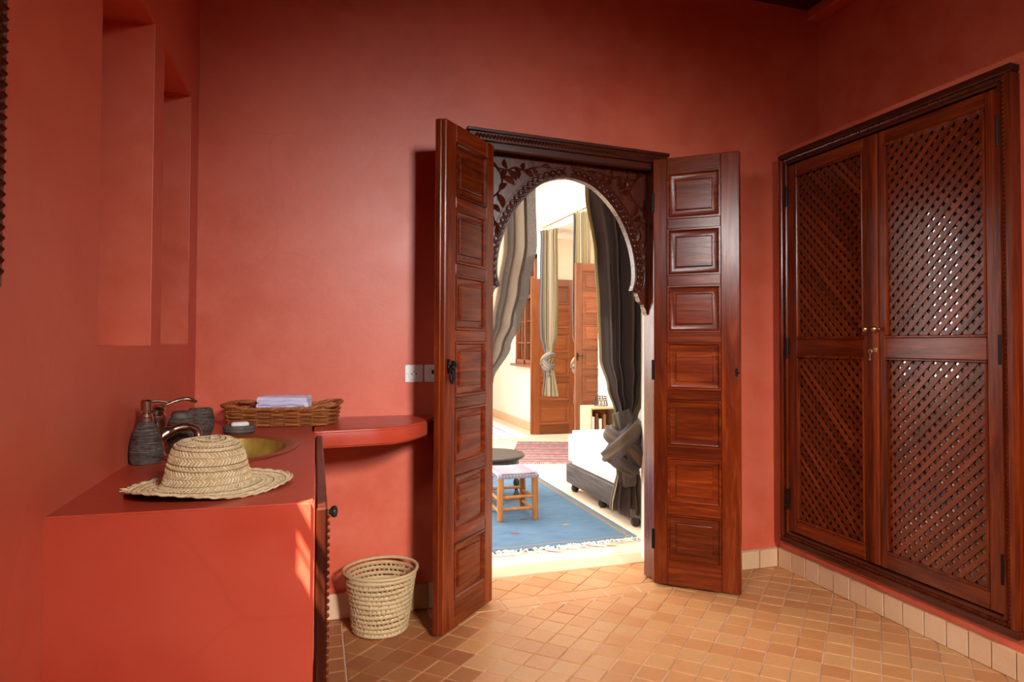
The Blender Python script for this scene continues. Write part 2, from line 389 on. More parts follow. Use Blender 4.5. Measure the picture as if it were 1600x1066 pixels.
def wall_holes(name, mat, u0, u1, z0, z1, holes, depth, place, bev=.012):
    """slab wall on plane: u along wall, z up, w depth outwards; holes (u0,u1,z0,z1,depth or None)"""
    us = sorted({u0, u1, *[h[0] for h in holes], *[h[1] for h in holes]})
    zs = sorted({z0, z1, *[h[2] for h in holes], *[h[3] for h in holes]})
    bm = bmesh.new(); cache = {}
    def V(u, z, w):
        k = (round(u, 5), round(z, 5), round(w, 5))
        if k not in cache: cache[k] = bm.verts.new(place(u, z, w))
        return cache[k]
    def hole_at(u, z):
        for h in holes:
            if h[0]-1e-6 < u < h[1]+1e-6 and h[2]-1e-6 < z < h[3]+1e-6: return h
    def face(*vs):
        try: bm.faces.new(vs)
        except ValueError: pass
    for a, b in zip(us, us[1:]):
        for c, d in zip(zs, zs[1:]):
            h = hole_at((a+b)/2, (c+d)/2)
            w = 0 if h is None else h[4]
            if w is not None: face(V(a, c, w), V(b, c, w), V(b, d, w), V(a, d, w))
            if h is None or h[4] is not None: face(V(a, c, depth), V(a, d, depth), V(b, d, depth), V(b, c, depth))
    for h in holes:
        w = depth if h[4] is None else h[4]
        for a, b in zip([u for u in us if h[0] <= u <= h[1]], [u for u in us if h[0] <= u <= h[1]][1:]):
            face(V(a, h[2], 0), V(b, h[2], 0), V(b, h[2], w), V(a, h[2], w)); face(V(a, h[3], 0), V(a, h[3], w), V(b, h[3], w), V(b, h[3], 0))
        for c, d in zip([z for z in zs if h[2] <= z <= h[3]], [z for z in zs if h[2] <= z <= h[3]][1:]):
            face(V(h[0], c, 0), V(h[0], c, w), V(h[0], d, w), V(h[0], d, 0)); face(V(h[1], c, 0), V(h[1], d, 0), V(h[1], d, w), V(h[1], c, w))
    for a, b in zip(us, us[1:]):
        face(V(a, z0, 0), V(a, z0, depth), V(b, z0, depth), V(b, z0, 0)); face(V(a, z1, 0), V(b, z1, 0), V(b, z1, depth), V(a, z1, depth))
    for c, d in zip(zs, zs[1:]):
        face(V(u0, c, 0), V(u0, d, 0), V(u0, d, depth), V(u0, c, depth)); face(V(u1, c, 0), V(u1, c, depth), V(u1, d, depth), V(u1, d, 0))
    bmesh.ops.recalc_face_normals(bm, faces=bm.faces[:])
    bm.edges.ensure_lookup_table()
    sharp = [e for e in bm.edges if len(e.link_faces) == 2 and e.calc_face_angle(0) > .5]
    bmesh.ops.bevel(bm, geom=sharp, offset=bev, segments=3, affect='EDGES', clamp_overlap=True)
    m = MB(); m.bm(bm)
    return wn(m.build(name, mat, None, 60))

# left wall: two deep niches and a tall window nearer than the camera sees
N1 = (1.782, 2.300, 1.193, 2.170, .30); N2 = (2.440, 2.925, 1.197, 2.167, .30)
WIN = (.45, .975, 1.60, 2.62, None)
wl = struct(wall_holes('wall_left', M['red_plaster'], YR-.2, YB, -.02, ZC, [N1, N2, WIN], .34, lambda u, z, w: (XL-w, u, z), .014), 'red polished plaster wall with two tall niches')
# right wall: lower part in line with the cupboard, upper part set back above a ledge
CUP = (1.79, 3.00, .19, 2.19, .30)
wr = struct(wall_holes('wall_right', M['red_plaster'], YR-.2, YB, -.02, 2.264, [CUP], .36, lambda u, z, w: (XR+w, u, z), .008), 'red polished plaster wall around the cupboard')
m = MB(); m.box(2.689, 2.82, YR-.2, YB, 2.25, ZC, 0); struct(m.build('wall_right_upper', M['red_plaster']), 'dark recessed wall above the cupboard')
m = MB(); m.box(2.60, 2.69, YR, YB-.002, 3.02, ZC, .012); struct(m.build('trim_1', M['red_plaster']), 'plaster step at the ceiling corner')
# back wall with splayed door opening
m = MB()
def pr_(poly, z0, z1): m.prism(poly, z0, z1)
pr_([(XL-.35, YB), (.70, YB), (.70, YB+.06), (.60, YB2), (XL-.35, YB2)], -.02, 2.15)
pr_([(1.69, YB), (2.85, YB), (2.85, YB2), (1.772, YB2), (1.668, YB+.06)], -.02, 2.15)
pr_([(XL-.35, YB), (2.85, YB), (2.85, YB2-.015), (XL-.35, YB2-.015)], 2.15, 3.10)
struct(m.build('wall_back', M['red_plaster'], None, 40), 'red polished plaster wall with the arched doorway')
# pale face of the same wall on the salon side and in the reveal
m = MB()
for sx, a, b, c in ((1, 1.668, 1.772, 2.85), (-1, .70, .60, XL-.35)):
    m.prism([(a-sx*.004, YB+.064), (b-sx*.004, YB2+.012), (c, YB2+.012), (c, YB2), (b, YB2), (a, YB+.064)][::sx], 0, 2.15)
m.box(XL-.35, 2.85, YB2-.015, YB2+.012, 2.15, 3.3, 0)
struct(m.build('trim_2', M['cream_plaster'], None, 40), 'pale plaster reveal of the doorway')
m = MB(); m.box(-.9, 2.9, YR-.2, YB2, ZC, ZC+.08, 0); struct(m.build('ceiling', M['darkY']), 'ceiling coloured as dark wood to cut bounced light')  # dark finish invented here to keep bounced light off the upper walls
struct(wall_holes('wall_rear', M['red_plaster'], XL-.35, 2.85, -.02, ZC, [(1.05, 1.95, 2.0, 2.95, None)], .25, lambda u, z, w: (u, YR-w, z)), 'red plaster wall behind the viewpoint')

# ------------------------------------------------------------------ floor with laid tiles
m = MB(); m.box(XL-.3, 2.8, YR-.2, 3.40, -.06, -.004, 0)
floor = struct(m.build('floor', M['grout']), 'terracotta tiled floor laid diagonally')
def clip(poly, a, b, c):      # keep a*x+b*y<=c
    out = []
    for i, p in enumerate(poly):
        q = poly[(i+1) % len(poly)]; dp = a*p[0]+b*p[1]-c; dq = a*q[0]+b*q[1]-c
        if dp <= 0: out.append(p)
        if (dp < 0 < dq) or (dq < 0 < dp):
            t = dp/(dp-dq); out.append((p[0]+(q[0]-p[0])*t, p[1]+(q[1]-p[1])*t))
    return out
def area(poly): return abs(sum(poly[i][0]*poly[(i+1) % len(poly)][1]-poly[(i+1) % len(poly)][0]*poly[i][1] for i in range(len(poly))))/2
GA = rad(-44.6); E1 = Vector((math.cos(GA), math.sin(GA))); E2 = Vector((-math.sin(GA), math.cos(GA)))
tiles = []
def lay(x0, x1, y0, y1, org, p1, p2, g, ang=True, jitter=.0012, stagger=0, edge=.0035):
    e1, e2 = (E1, E2) if ang else (Vector((1, 0)), Vector((0, 1)))
    for j in range(-60, 60):
        for i in range(-60, 60):
            o = Vector(org)+e1*(i*p1+(stagger*(j % 2))*p1)+e2*j*p2
            if not (x0-.3 < o.x < x1+.3 and y0-.3 < o.y < y1+.3): continue
            jt = lambda: random.uniform(-jitter, jitter)
            poly = []
            for (u, w) in ((g/2, g/2), (p1-g/2, g/2), (p1-g/2, p2-g/2), (g/2, p2-g/2)):
                q = o+e1*(u+jt())+e2*(w+jt()); poly.append((q.x, q.y))
            for (a, b, c) in ((-1, 0, -(x0+edge)), (1, 0, x1-edge), (0, -1, -(y0+edge)), (0, 1, y1-edge)):
                poly = clip(poly, a, b, c)
                if len(poly) < 3: break
            if len(poly) >= 3 and area(poly) > .0005: tiles.append(poly)
lay(.048, .116, 1.2, YB, (.048, 1.2), .068, .108, .006, False)             # border row along the washstand
lay(.116, XR, 1.60, 2.98, (.958, 2.374), .1005, .1035, .0055)              # diagonal field
lay(.116, 1.70, 2.98, 3.085, (.15, 2.98), .17, .105, .006, False)           # one straight row before the doorway
lay(1.70, XR, 2.98, YB, (.958, 2.374), .1005, .1035, .0055)
lay(.70, 1.72, 3.085, 3.375, (.999, 3.087), .135, .118, .006)              # inside the doorway
cR, cF = Vector((math.cos(rad(YAW)), -math.sin(rad(YAW)))), Vector((math.sin(rad(YAW)), math.cos(rad(YAW))))
def seen(poly):
    c = Vector((sum(p[0] for p in poly)/len(poly), sum(p[1] for p in poly)/len(poly)))
    d = c.dot(cF); x = 845+1055*c.dot(cR)/max(d, .01); y = 540+1055*1.2/max(d, .01)
    ok = -40 < x < 1640 and y < 1090
    if c.x < .70 and c.y > 3.09: ok = False
    return ok, area(poly)/d**3
tl = sorted(tiles, key=lambda p: (not seen(p)[0], -seen(p)[1]))
stuff = MB()
for k, poly in enumerate(tl):
    if Vector((poly[1][0]-poly[0][0], poly[1][1]-poly[0][1], 0)).cross(Vector((poly[2][0]-poly[1][0], poly[2][1]-poly[1][1], 0))).z < 0: poly = poly[::-1]
    h = random.uniform(-.0012, .0012)
    if k < 300 and seen(poly)[0]:
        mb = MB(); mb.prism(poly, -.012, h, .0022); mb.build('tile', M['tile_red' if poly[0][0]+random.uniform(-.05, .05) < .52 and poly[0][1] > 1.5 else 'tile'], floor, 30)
    else: stuff.prism(poly, -.012, h, .0022)
lay_extra = tiles; tiles = []
lay(.116, XR, YR, 1.60, (.958, 2.374), .1005, .1035, .0055)
for poly in tiles: stuff.prism(poly[::-1] if False else poly, -.012, 0, .0022)
tag(stuff.build('tile_field', M['tile_stuff'], floor, 30), None, None, None, 'stuff')
m = MB(); m.box(.60, 1.78, 3.375, 3.535, -.05, .004, .003); struct(m.build('trim_3', M['sill']), 'worn pale plaster threshold of the doorway')
m = MB(); m.box(-.9, 4.6, 3.535, 11.8, -.06, -.001, 0)
t = NT('salon_floor'); v = t.coord('Object'); br = t.n('ShaderNodeTexBrick'); br.inputs['Scale'].default_value = 5; br.inputs['Mortar Size'].default_value = .012
br.inputs['Color1'].default_value = (.70, .52, .38, 1); br.inputs['Color2'].default_value = (.76, .58, .44, 1); br.inputs['Mortar'].default_value = (.70, .60, .50, 1); t.l(v, br.inputs['Vector'])
struct(m.build('floor_salon', t.done(t.pr(br.outputs['Color'], .45))), 'pale floor of the room beyond the arch')

# baseboards, tile by tile
bb = MB(); bb.box(XR-.006, XR+.01, YR, YB, 0, .098, 0); br_ = struct(bb.build('baseboard_right', M['grout']), 'upright pale tiles along the right wall')
y = YB-.02
for k in range(19):
    w = random.uniform(.092, .108); mb = MB(); mb.prism([(y-w+.003, 0.001), (y-.001, 0.001), (y-.001, .101+random.uniform(-.003, .003)), (y-w+.003, .101+random.uniform(-.003, .003))], -.0, .012+random.uniform(0, .003), .002, Matrix(((0, 0, -1, XR-.006), (1, 0, 0, 0), (0, 1, 0, 0), (0, 0, 0, 1))))
    mb.build('tile', M['base_tile'], br_, 30); y -= w
bb = MB(); bb.box(.03, .66, YB-.006, YB+.01, 0, .108, 0); bb.box(1.70, XR, YB-.006, YB+.01, 0, .098, 0); bk = struct(bb.build('baseboard_back', M['grout']), 'upright pale tiles along the back wall')
for (x0, x1, h) in ((.052, .66, .112), (1.705, XR-.018, .098)):
    x = x0
    while x < x1-.02:
        w = min(random.uniform(.10, .125), x1-x); mb = MB()
        mb.prism([(x+.001, .001), (x+w-.002, .001), (x+w-.002, h+random.uniform(-.003, .003)), (x+.001, h+random.uniform(-.003, .003))], 0, .012+random.uniform(0, .003), .002, Matrix(((1, 0, 0, 0), (0, 0, -1, YB-.006), (0, 1, 0, 0), (0, 0, 0, 1))))
        mb.build('tile', M['base_tile'], bk, 30); x += w

# ------------------------------------------------------------------ salon beyond the arch
m = MB(); m.box(2.83, 2.98, YB2, 6.62, 0, 3.3, .01); struct(m.build('wall_salon_right', M['cream_plaster']), 'pale wall behind the daybed')
struct(wall_holes('wall_salon_window', M['cream_plaster'], 8.60, 11.6, 0, 3.3, [(8.68, 9.60, .92, 2.42, None)], .2, lambda u, z, w: (2.83+w, u, z)), 'pale wall with the wooden salon window')
m = MB(); m.box(2.83, 2.98, 6.62, 8.60, 2.64, 3.3, .01); struct(m.build('trim_4', M['cream_plaster']), 'pale lintel over the alcove')
m = MB(); m.box(2.98, 4.6, 8.66, 8.8, 0, 2.64, 0); struct(m.build('wall_alcove', M['beige_plaster']), 'beige wall behind the folded door leaf')
m = MB(); m.box(4.5, 4.6, 3.5, 8.7, 0, 3.3, 0); m.box(2.98, 4.6, 5.6, 5.7, 0, 3.3, 0); m.box(2.98, 4.6, 5.7, 8.66, 2.64, 2.70, 0); struct(m.build('wall_alcove_side', M['cream_plaster']), 'pale inner walls of the alcove')
m = MB(); m.box(-.9, 4.6, 11.6, 11.8, 0, 3.3, 0); struct(m.build('wall_salon_far', M['cream_plaster']), 'pale far wall of the salon')
struct(wall_holes('wall_salon_left', M['cream_plaster'], YB2, 11.6, 0, 3.3, [(4.2, 7.8, .9, 2.9, None)], .2, lambda u, z, w: (-.62-w, u, z)), 'pale wall with the daylight window')
m = MB(); m.box(-.9, 4.6, YB2, 11.8, 3.3, 3.4, 0); struct(m.build('ceiling_salon', M['cream_plaster']), 'white ceiling of the salon')
# low pale riser by the far door
m = MB(); m.box(2.815, 2.832, 8.62, 11.6, .0, .12, .004); struct(m.build('baseboard_salon', M['sill']), 'stone skirting under the salon window')

# ------------------------------------------------------------------ door frame with carved arch
AX, AW = 1.192, .44
frame = struct(empty('trim_5', (AX, YB, 0)), 'carved dark wooden doorway frame with pointed arch, shade deepened in its colour')
HALF = [(0, 2.034), (.05, 2.027), (.122, 2.003), (.18, 1.962), (.235, 1.908), (.284, 1.842), (.322, 1.765), (.348, 1.69), (.362, 1.62), (.366, 1.555), (.362, 1.515), (.352, 1.484)]
cur = [(p[0], p[1]) for p in catmull([(a, b, 0) for a, b in HALF], 4)]
cusp = [(.352, 1.478), (.366, 1.474), (.378, 1.464), (.386, 1.446), (.392, 1.428), (.402, 1.414), (.416, 1.405), (.419, 1.39), (.428, 1.378), (.431, 1.362), (.436, 1.352)]
prof = cur+cusp
def slab_from_profile(prof, W_, ztop, y0, y1):
    mb = MB(); P = [(0, prof[0][1])]+prof[1:]
    for y, fl in ((y0, 0), (y1, 1)):
        for sx in (1, -1):
            vs = []; fs = []
            for (dx, z) in P: vs += [(sx*min(dx, W_), y, z), (sx*W_, y, z)]
            vs += [(0, y, ztop), (sx*W_, y, ztop)]
            n = len(P)
            for i in range(n-1):
                f = (2*i, 2*i+1, 2*i+3, 2*i+2); fs.append(f)
            fs.append((0, 1, 2*n+1, 2*n))
            mb.add(vs, fs)
    for sx in (1, -1):
        vs = []; fs = []
        for (dx, z) in P: vs += [(sx*min(dx, W_), y0, z), (sx*min(dx, W_), y1, z)]
        for i in range(len(P)-1): fs.append((2*i, 2*i+1, 2*i+3, 2*i+2))
        mb.add(vs, fs)
    bm = bmesh.new(); me = bpy.data.meshes.new('tmp'); me.from_pydata(mb.v, [], mb.f); bm.from_mesh(me); bpy.data.meshes.remove(me)
    bmesh.ops.remove_doubles(bm, verts=bm.verts[:], dist=.0004); bmesh.ops.recalc_face_normals(bm, faces=bm.faces[:])
    o = MB(); o.bm(bm); return o
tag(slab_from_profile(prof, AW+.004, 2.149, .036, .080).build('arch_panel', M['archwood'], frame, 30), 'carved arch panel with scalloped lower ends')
# braid along the arch
def offset_curve(c, off):
    out = []
    for i, (x, z) in enumerate(c):
        a = c[max(i-1, 0)]; b = c[min(i+1, len(c)-1)]; t_ = Vector((b[0]-a[0], b[1]-a[1])).normalized()
        if i == 0: t_ = Vector((1, -.35)).normalized()
        n_ = Vector((-t_.y, t_.x)); out.append((x+n_.x*off, z+n_.y*off, n_))
    return out
def resample(c, step):
    out = [c[0]]; acc = 0
    for a, b in zip(c, c[1:]):
        L = math.hypot(b[0]-a[0], b[1]-a[1]); d = step-acc
        while d <= L:
            t_ = d/L; out.append((a[0]+(b[0]-a[0])*t_, a[1]+(b[1]-a[1])*t_)); d += step
        acc = (acc+L) % step
    return out
rs = resample(cur, .006)
mb = MB()
for sx in (1, -1):
    for ph in (0, PI):
        pts = []
        for i, (x, z, n_) in enumerate(offset_curve(rs, 0)):
            s_ = i*.006; o_ = .030+.0135*math.sin(s_*2*PI/.062+ph); yy = .034-.004*math.cos(s_*2*PI/.062*1+ph+PI/2)
            pts.append((sx*(x+n_.x*o_), yy, z+n_.y*o_))
        mb.tube(pts[2:], .0068, 6, flat=(1, .75))
    for off in (.006, .054):
        mb.tube([(sx*(x+n_.x*off), .034, z+n_.y*off) for x, z, n_ in offset_curve(rs, 0)][1:], .0035, 5)
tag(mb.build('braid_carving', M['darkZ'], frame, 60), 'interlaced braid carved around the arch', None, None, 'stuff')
# foliage in the two spandrels
def leaf(mb, x, z, ang, L, w, y=.034):
    ca, sa = math.cos(ang), math.sin(ang); vs = []; N = 6
    for k in range(N+1):
        t_ = k/N; ww = w*math.sin(PI*t_)**.8; lx = L*t_; cz = .12*L*math.sin(PI*t_)
        for off, yy in ((-ww, .003), (0, -.007*math.sin(PI*t_)-.001), (ww, .003)):
            px, pz = lx, off+cz; vs.append((x+px*ca-pz*sa, y+yy, z+px*sa+pz*ca))
    fs = []
    for k in range(N):
        for j in (0, 1): fs.append((k*3+j, k*3+j+1, k*3+j+4, k*3+j+3))
    mb.add(vs, fs)
mb = MB()
for sx in (1, -1):
    def LF(x, z, a, L, w): leaf(mb, sx*x, z, a if sx > 0 else PI-a, L*1.15, w*1.35)
    vine = [(.415, 2.085), (.37, 2.05), (.345, 2.00), (.36, 1.94), (.395, 1.90), (.40, 1.85), (.385, 1.80)]
    vine2 = [(.37, 2.05), (.32, 2.045), (.28, 2.06), (.235, 2.05), (.19, 2.065), (.15, 2.075)]
    for vn in (vine, vine2): mb.tube([(sx*p.x, .034, p.y) for p in catmull([(a, b, 0) for a, b in vn], 5)], .005, 6)
    for (x, z, a, L, w) in ((.35, 2.01, PI*1.15, .07, .014), (.345, 1.99, PI*.62, .06, .013), (.36, 1.94, PI*.75, .05, .012), (.375, 1.93, PI*1.35, .075, .014), (.395, 1.89, PI*.15, .035, .011),
                            (.40, 1.87, PI*1.2, .05, .012), (.395, 1.84, PI*1.65, .055, .012), (.385, 1.80, PI*1.45, .07, .013), (.32, 2.045, PI*1.25, .06, .013), (.32, 2.05, PI*.4, .045, .011),
                            (.28, 2.06, PI*1.4, .05, .012), (.24, 2.05, PI*.55, .035, .010), (.235, 2.05, PI*1.2, .055, .012), (.19, 2.065, PI*1.35, .04, .010), (.15, 2.075, PI, .05, .010), (.37, 2.06, PI*.2, .05, .012), (.41, 2.07, PI*.6, .03, .010),
                            (.405, 1.74, PI*1.5, .05, .010), (.41, 1.68, PI*1.5, .05, .010), (.412, 1.62, PI*1.5, .05, .010)):
        LF(x, z, a, L, w)
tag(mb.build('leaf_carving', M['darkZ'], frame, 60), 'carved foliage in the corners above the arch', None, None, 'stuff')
# casing: top (slightly out of level) and sides, jamb boards
tilt = Matrix.Rotation(rad(1.75), 4, 'Y')
mb = MB(); tm = T(0, 0, 2.19) @ tilt
mb.box(-.537, .518, -.058, .0, -.012, .004, .003, tm); mb.box(-.528, .510, -.050, .0, -.052, -.010, .004, tm); mb.box(-.49, .475, -.036, .0, -.088, -.048, .006, tm)
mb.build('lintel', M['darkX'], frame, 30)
def rope(mb, p0, p1, nrm, side, w, pitch, lean=1):
    p0, p1, nrm, side = map(Vector, (p0, p1, nrm, side)); d = p1-p0; L = d.length; d.normalize(); n = max(1, int(L/pitch))
    for k in range(n):
        c = p0+d*(k+.5)*L/n; a = (d*lean*.75+side).normalized(); b = nrm.cross(a).normalized()
        vs = []; h = pitch*.46
        for t_, s_ in ((-1, .25), (-.6, .85), (0, 1), (.6, .85), (1, .25)):
            for q, up in ((-1, 0), (0, 1), (1, 0)): vs.append(c+a*(w*.5*t_)+b*(h*q*s_)+nrm*(up*h*.85*s_))
        fs = []
        for i in range(4):
            for j in (0, 1): fs.append((i*3+j, i*3+j+1, i*3+j+4, i*3+j+3))
        mb.add([tuple(v) for v in vs], fs)
mb = MB(); q0 = tm @ Vector((-.50, -.050, -.030)); q1 = tm @ Vector((.495, -.050, -.030)); rope(mb, q0, q1, (0, -1, 0), (0, 0, 1), .026, .017)
for sx in (-1, 1): rope(mb, (sx*.492, -.050, .05), (sx*.492, -.050, 2.12), (0, -1, 0), (1, 0, 0), .022, .017, sx)
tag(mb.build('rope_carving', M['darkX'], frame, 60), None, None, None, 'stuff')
for sx in (-1, 1):
    mb = MB(); x0, x1 = sorted((sx*.455, sx*.513)); mb.box(x0, x1, -.050, 0, 0, 2.13, .004); mb.box(*sorted((sx*.440, sx*.470)), -.030, .085, 0, 2.12, .004)
    mb.build('jamb', M['woodZ'], frame, 30)

# ------------------------------------------------------------------ panelled door leaves
def panel_mesh(w, h, y0, y1):
    """raised and fielded panel, centred on x, from z=0 to h; front at y0, back at y1"""
    prof_ = [(0, .012), (0, -.003), (.008, -.003), (.014, .008), (.020, .010), (.040, .009), (.043, .003), (.046, .0015)]
    mb = MB()
    for face, yb, sg in ((0, y0, 1), (1, y1, -1)):
        vs = []; fs = []
        for (ins, dep) in prof_:
            ins = min(ins, w*.45); vs += [(-w/2+ins, yb+sg*dep, ins), (w/2-ins, yb+sg*dep, ins), (w/2-ins, yb+sg*dep, h-ins), (-w/2+ins, yb+sg*dep, h-ins)]
        n = len(prof_)
        for k in range(n-1):
            for i in range(4):
                f = (k*4+i, k*4+(i+1) % 4, (k+1)*4+(i+1) % 4, (k+1)*4+i); fs.append(f if sg > 0 else f[::-1])
        e = (n-1)*4; fs.append((e, e+1, e+2, e+3) if sg > 0 else (e+3, e+2, e+1, e))
        mb.add(vs, fs)
    return mb
def leaf_door(name, label, org, ang, Wd, z0, H_, s0, s1, npan, mats, th=.045, rail=.050, top=.075, bot=.115, hinge_end=None):
    mv, mh = mats
    d = struct(empty(name, (org[0], org[1], z0), ang), label)
    MB().box(0, s0, 0, th, 0, H_, .004).build('stile', mv, d, 30)
    MB().box(Wd-s1, Wd, 0, th, 0, H_, .004).build('stile', mv, d, 30)
    ph = (H_-top-bot-rail*(npan-1))/npan; z = bot
    MB().box(s0, Wd-s1, .001, th-.001, 0, bot, .003).build('rail', mh, d, 30)
    pm = None
    for k in range(npan):
        if pm is None:
            po = panel_mesh(Wd-s0-s1, ph, .001, th-.001).build('panel', mh, d, 25, ((s0+Wd-s1)/2, 0, z)); pm = po
        else:
            po = pm.copy(); COL.objects.link(po); po.location = ((s0+Wd-s1)/2, 0, z); po.parent = d
        zz = z+ph
        MB().box(s0, Wd-s1, .001, th-.001, zz, zz+(rail if k < npan-1 else top), .003).build('rail', mh, d, 30)
        z = zz+rail
    if hinge_end is not None:
        for hz in (.22, H_*.5, H_-.22): tag(MB().box(hinge_end-.008, hinge_end+.008, -.006, .004, hz-.05, hz+.05, .003).build('hinge', M['black_iron'], d, 30), 'dark iron hinge')
    return d
wm = (M['woodZ'], M['woodX'])
a1 = math.atan2(3.064-2.752, .786-.501); L1 = math.hypot(3.064-2.752, .786-.501)
d1 = leaf_door('door_1', 'left open door leaf with iron latch beside the plaster shelf', (.501, 2.752), a1, L1, .012, 2.122, .085, .07, 7, wm, hinge_end=None)
a2 = math.atan2(2.761-3.040, 1.923-1.606); L2 = math.hypot(2.761-3.040, 1.923-1.606)
d2 = leaf_door('door_2', 'right open door leaf with glossy free stile', (1.606, 3.040), a2, L2, .012, 2.122, .072, .09, 7, wm, hinge_end=.0)
# rebate strip on the left leaf's free edge
MB().box(-.012, 0, .016, .045, 0, 2.12, .003).build('rebate', M['woodZ'], d1, 30)
# iron latch on the left leaf
mb = MB(); mb.box(.020, .030, -.010, .002, 1.065, 1.125, .002); mb.box(.012, .070, -.012, -.002, 1.085, 1.103, .003); mb.box(.052, .064, -.014, .002, 1.06, 1.118, .003)
mb.tube([(.034+.018*math.cos(q), -.016, 1.058+.030*math.sin(q)) for q in [PI*.95+i*PI*1.1/8 for i in range(9)]], .0045, 6)
mb.tube([(.030, -.016, 1.095), (.048, -.022, 1.105), (.066, -.016, 1.096)], .005, 6); mb.tube([(.040, -.014, 1.08), (.042, -.018, 1.045), (.040, -.014, 1.02)], [.004, .006, .003], 6)
tag(mb.build('latch', M['black_iron'], d1, 40), 'wrought iron latch with drop handle')
mb = MB(); mb.box(L2-.022, L2-.012, -.004, .002, 1.035, 1.075, .002); mb.tube([(L2-.014, -.004, 1.055), (L2-.004, -.010, 1.055)], .004, 6); tag(mb.build('keeper', M['black_iron'], d2, 40), 'small iron keeper')

# ------------------------------------------------------------------ built-in lattice cupboard
CF = 2.367   # front of its frame
cup = thing('cupboard', 'tall built-in wooden cupboard with two lattice doors and rope-carved frame in the right wall', 'cupboard', (CF, 3.046, .152), -PI/2)
# local frame: x from far end (left in view) to near end, y>0 into the wall, z up
CW, CH = 1.294, 2.07
mb = MB()
def ring(mb, x0, x1, z0, z1, w, ya, yb, bev=.003):
    mb.box(x0, x1, ya, yb, z0, z0+w, bev); mb.box(x0, x1, ya, yb, z1-w, z1, bev); mb.box(x0, x0+w, ya, yb, z0+w, z1-w, bev); mb.box(x1-w, x1, ya, yb, z0+w, z1-w, bev)
for (x0, x1, z0, z1, mt, nm) in ((0, CW, 0, .03, 'darkX', 'b'), (0, CW, CH-.03, CH, 'darkX', 't'), (0, .03, .03, CH-.03, 'woodZ', 'l'), (CW-.03, CW, .03, CH-.03, 'woodZ', 'r')):
    b_ = MB(); b_.box(x0, x1, -.004, .06, z0, z1, .005)
    if nm in 'bt':
        s_ = 1 if nm == 'b' else -1; za = .028 if nm == 'b' else CH-.028
        b_.box(.028, CW-.028, .010, .06, *sorted((za, za+s_*.022)), .003); b_.box(.05, CW-.05, .002, .06, *sorted((za+s_*.018, za+s_*.034)), .005)
    else:
        s_ = 1 if nm == 'l' else -1; xa = .028 if nm == 'l' else CW-.028
        b_.box(*sorted((xa, xa+s_*.022)), .010, .06, .03, CH-.03, .003); b_.box(*sorted((xa+s_*.018, xa+s_*.032)), .002, .06, .05, CH-.05, .005)
    b_.build('frame_member', M[mt], cup, 30)
mb = MB()
for q in (.028+.010, CH-.038): rope(mb, (.03, .010, q), (CW-.03, .010, q), (0, -1, 0), (0, 0, 1), .020, .0165, 1)
for q in (.038, CW-.038): rope(mb, (q, .010, .04), (q, .010, CH-.04), (0, -1, 0), (1, 0, 0), .020, .0165, 1)
tag(mb.build('rope_carving', M['woodZ'], cup, 60), None, None, None, 'stuff')
mb = MB(); mb.box(.06, CW-.06, .30, .31, .06, CH-.06, 0); mb.box(.055, .062, .07, .30, .05, CH-.05, 0); mb.box(CW-.062, CW-.055, .07, .30, .05, CH-.05, 0); mb.box(.06, CW-.06, .07, .30, .05, .056, 0); mb.box(.06, CW-.06, .07, .30, CH-.056, CH-.05, 0)
mb.build('carcass', M['inside'], cup)
def slats(x0, x1, z0, z1, up, y0, y1, par, n_shift=0):
    """45 degree slats clipped to the opening"""
    pitch = .0504; w = .0202*math.sqrt(2)
    c0 = (z0-x1) if up else (z0+x0); c1 = (z1-x0) if up else (z1+x1)
    k = 0; c = c0+.012
    while c < c1:
        poly = [(-5, -5), (5, -5), (5, 5), (-5, 5)]
        if up: cons = [(-1, 1, c+w), (1, -1, -c)]
        else: cons = [(1, 1, c+w), (-1, -1, -c)]
        for (a, b, cc) in cons+[(-1, 0, -(x0-.004)), (1, 0, x1+.004), (0, -1, -(z0-.004)), (0, 1, z1+.004)]:
            poly = clip(poly, a, b, cc)
            if len(poly) < 3: break
        if len(poly) >= 3 and area(poly) > .0002:
            cx = sum(p[0] for p in poly)/len(poly); cz = sum(p[1] for p in poly)/len(poly)
            ang = PI/4 if up else -PI/4; ca, sa = math.cos(-ang), math.sin(-ang)
            loc = [((p[0]-cx)*ca-(p[1]-cz)*sa, (p[0]-cx)*sa+(p[1]-cz)*ca) for p in poly]
            ar = sum(loc[i][0]*loc[(i+1) % len(loc)][1]-loc[(i+1) % len(loc)][0]*loc[i][1] for i in range(len(loc)))
            if ar < 0: loc = loc[::-1]
            # prism in (x,z) facing -y
            b_ = MB(); b_.prism(loc, 0, y1-y0, .0022, Matrix(((1, 0, 0, 0), (0, 0, -1, 0), (0, 1, 0, 0), (0, 0, 0, 1))))
            o = b_.build('slat', M['slat'], par, 30); o.location = (cx, y1, cz); o.rotation_euler = (0, -ang, 0)
        c += pitch
DZ0, DZ1 = .067, 2.002      # door bottom and top (local)
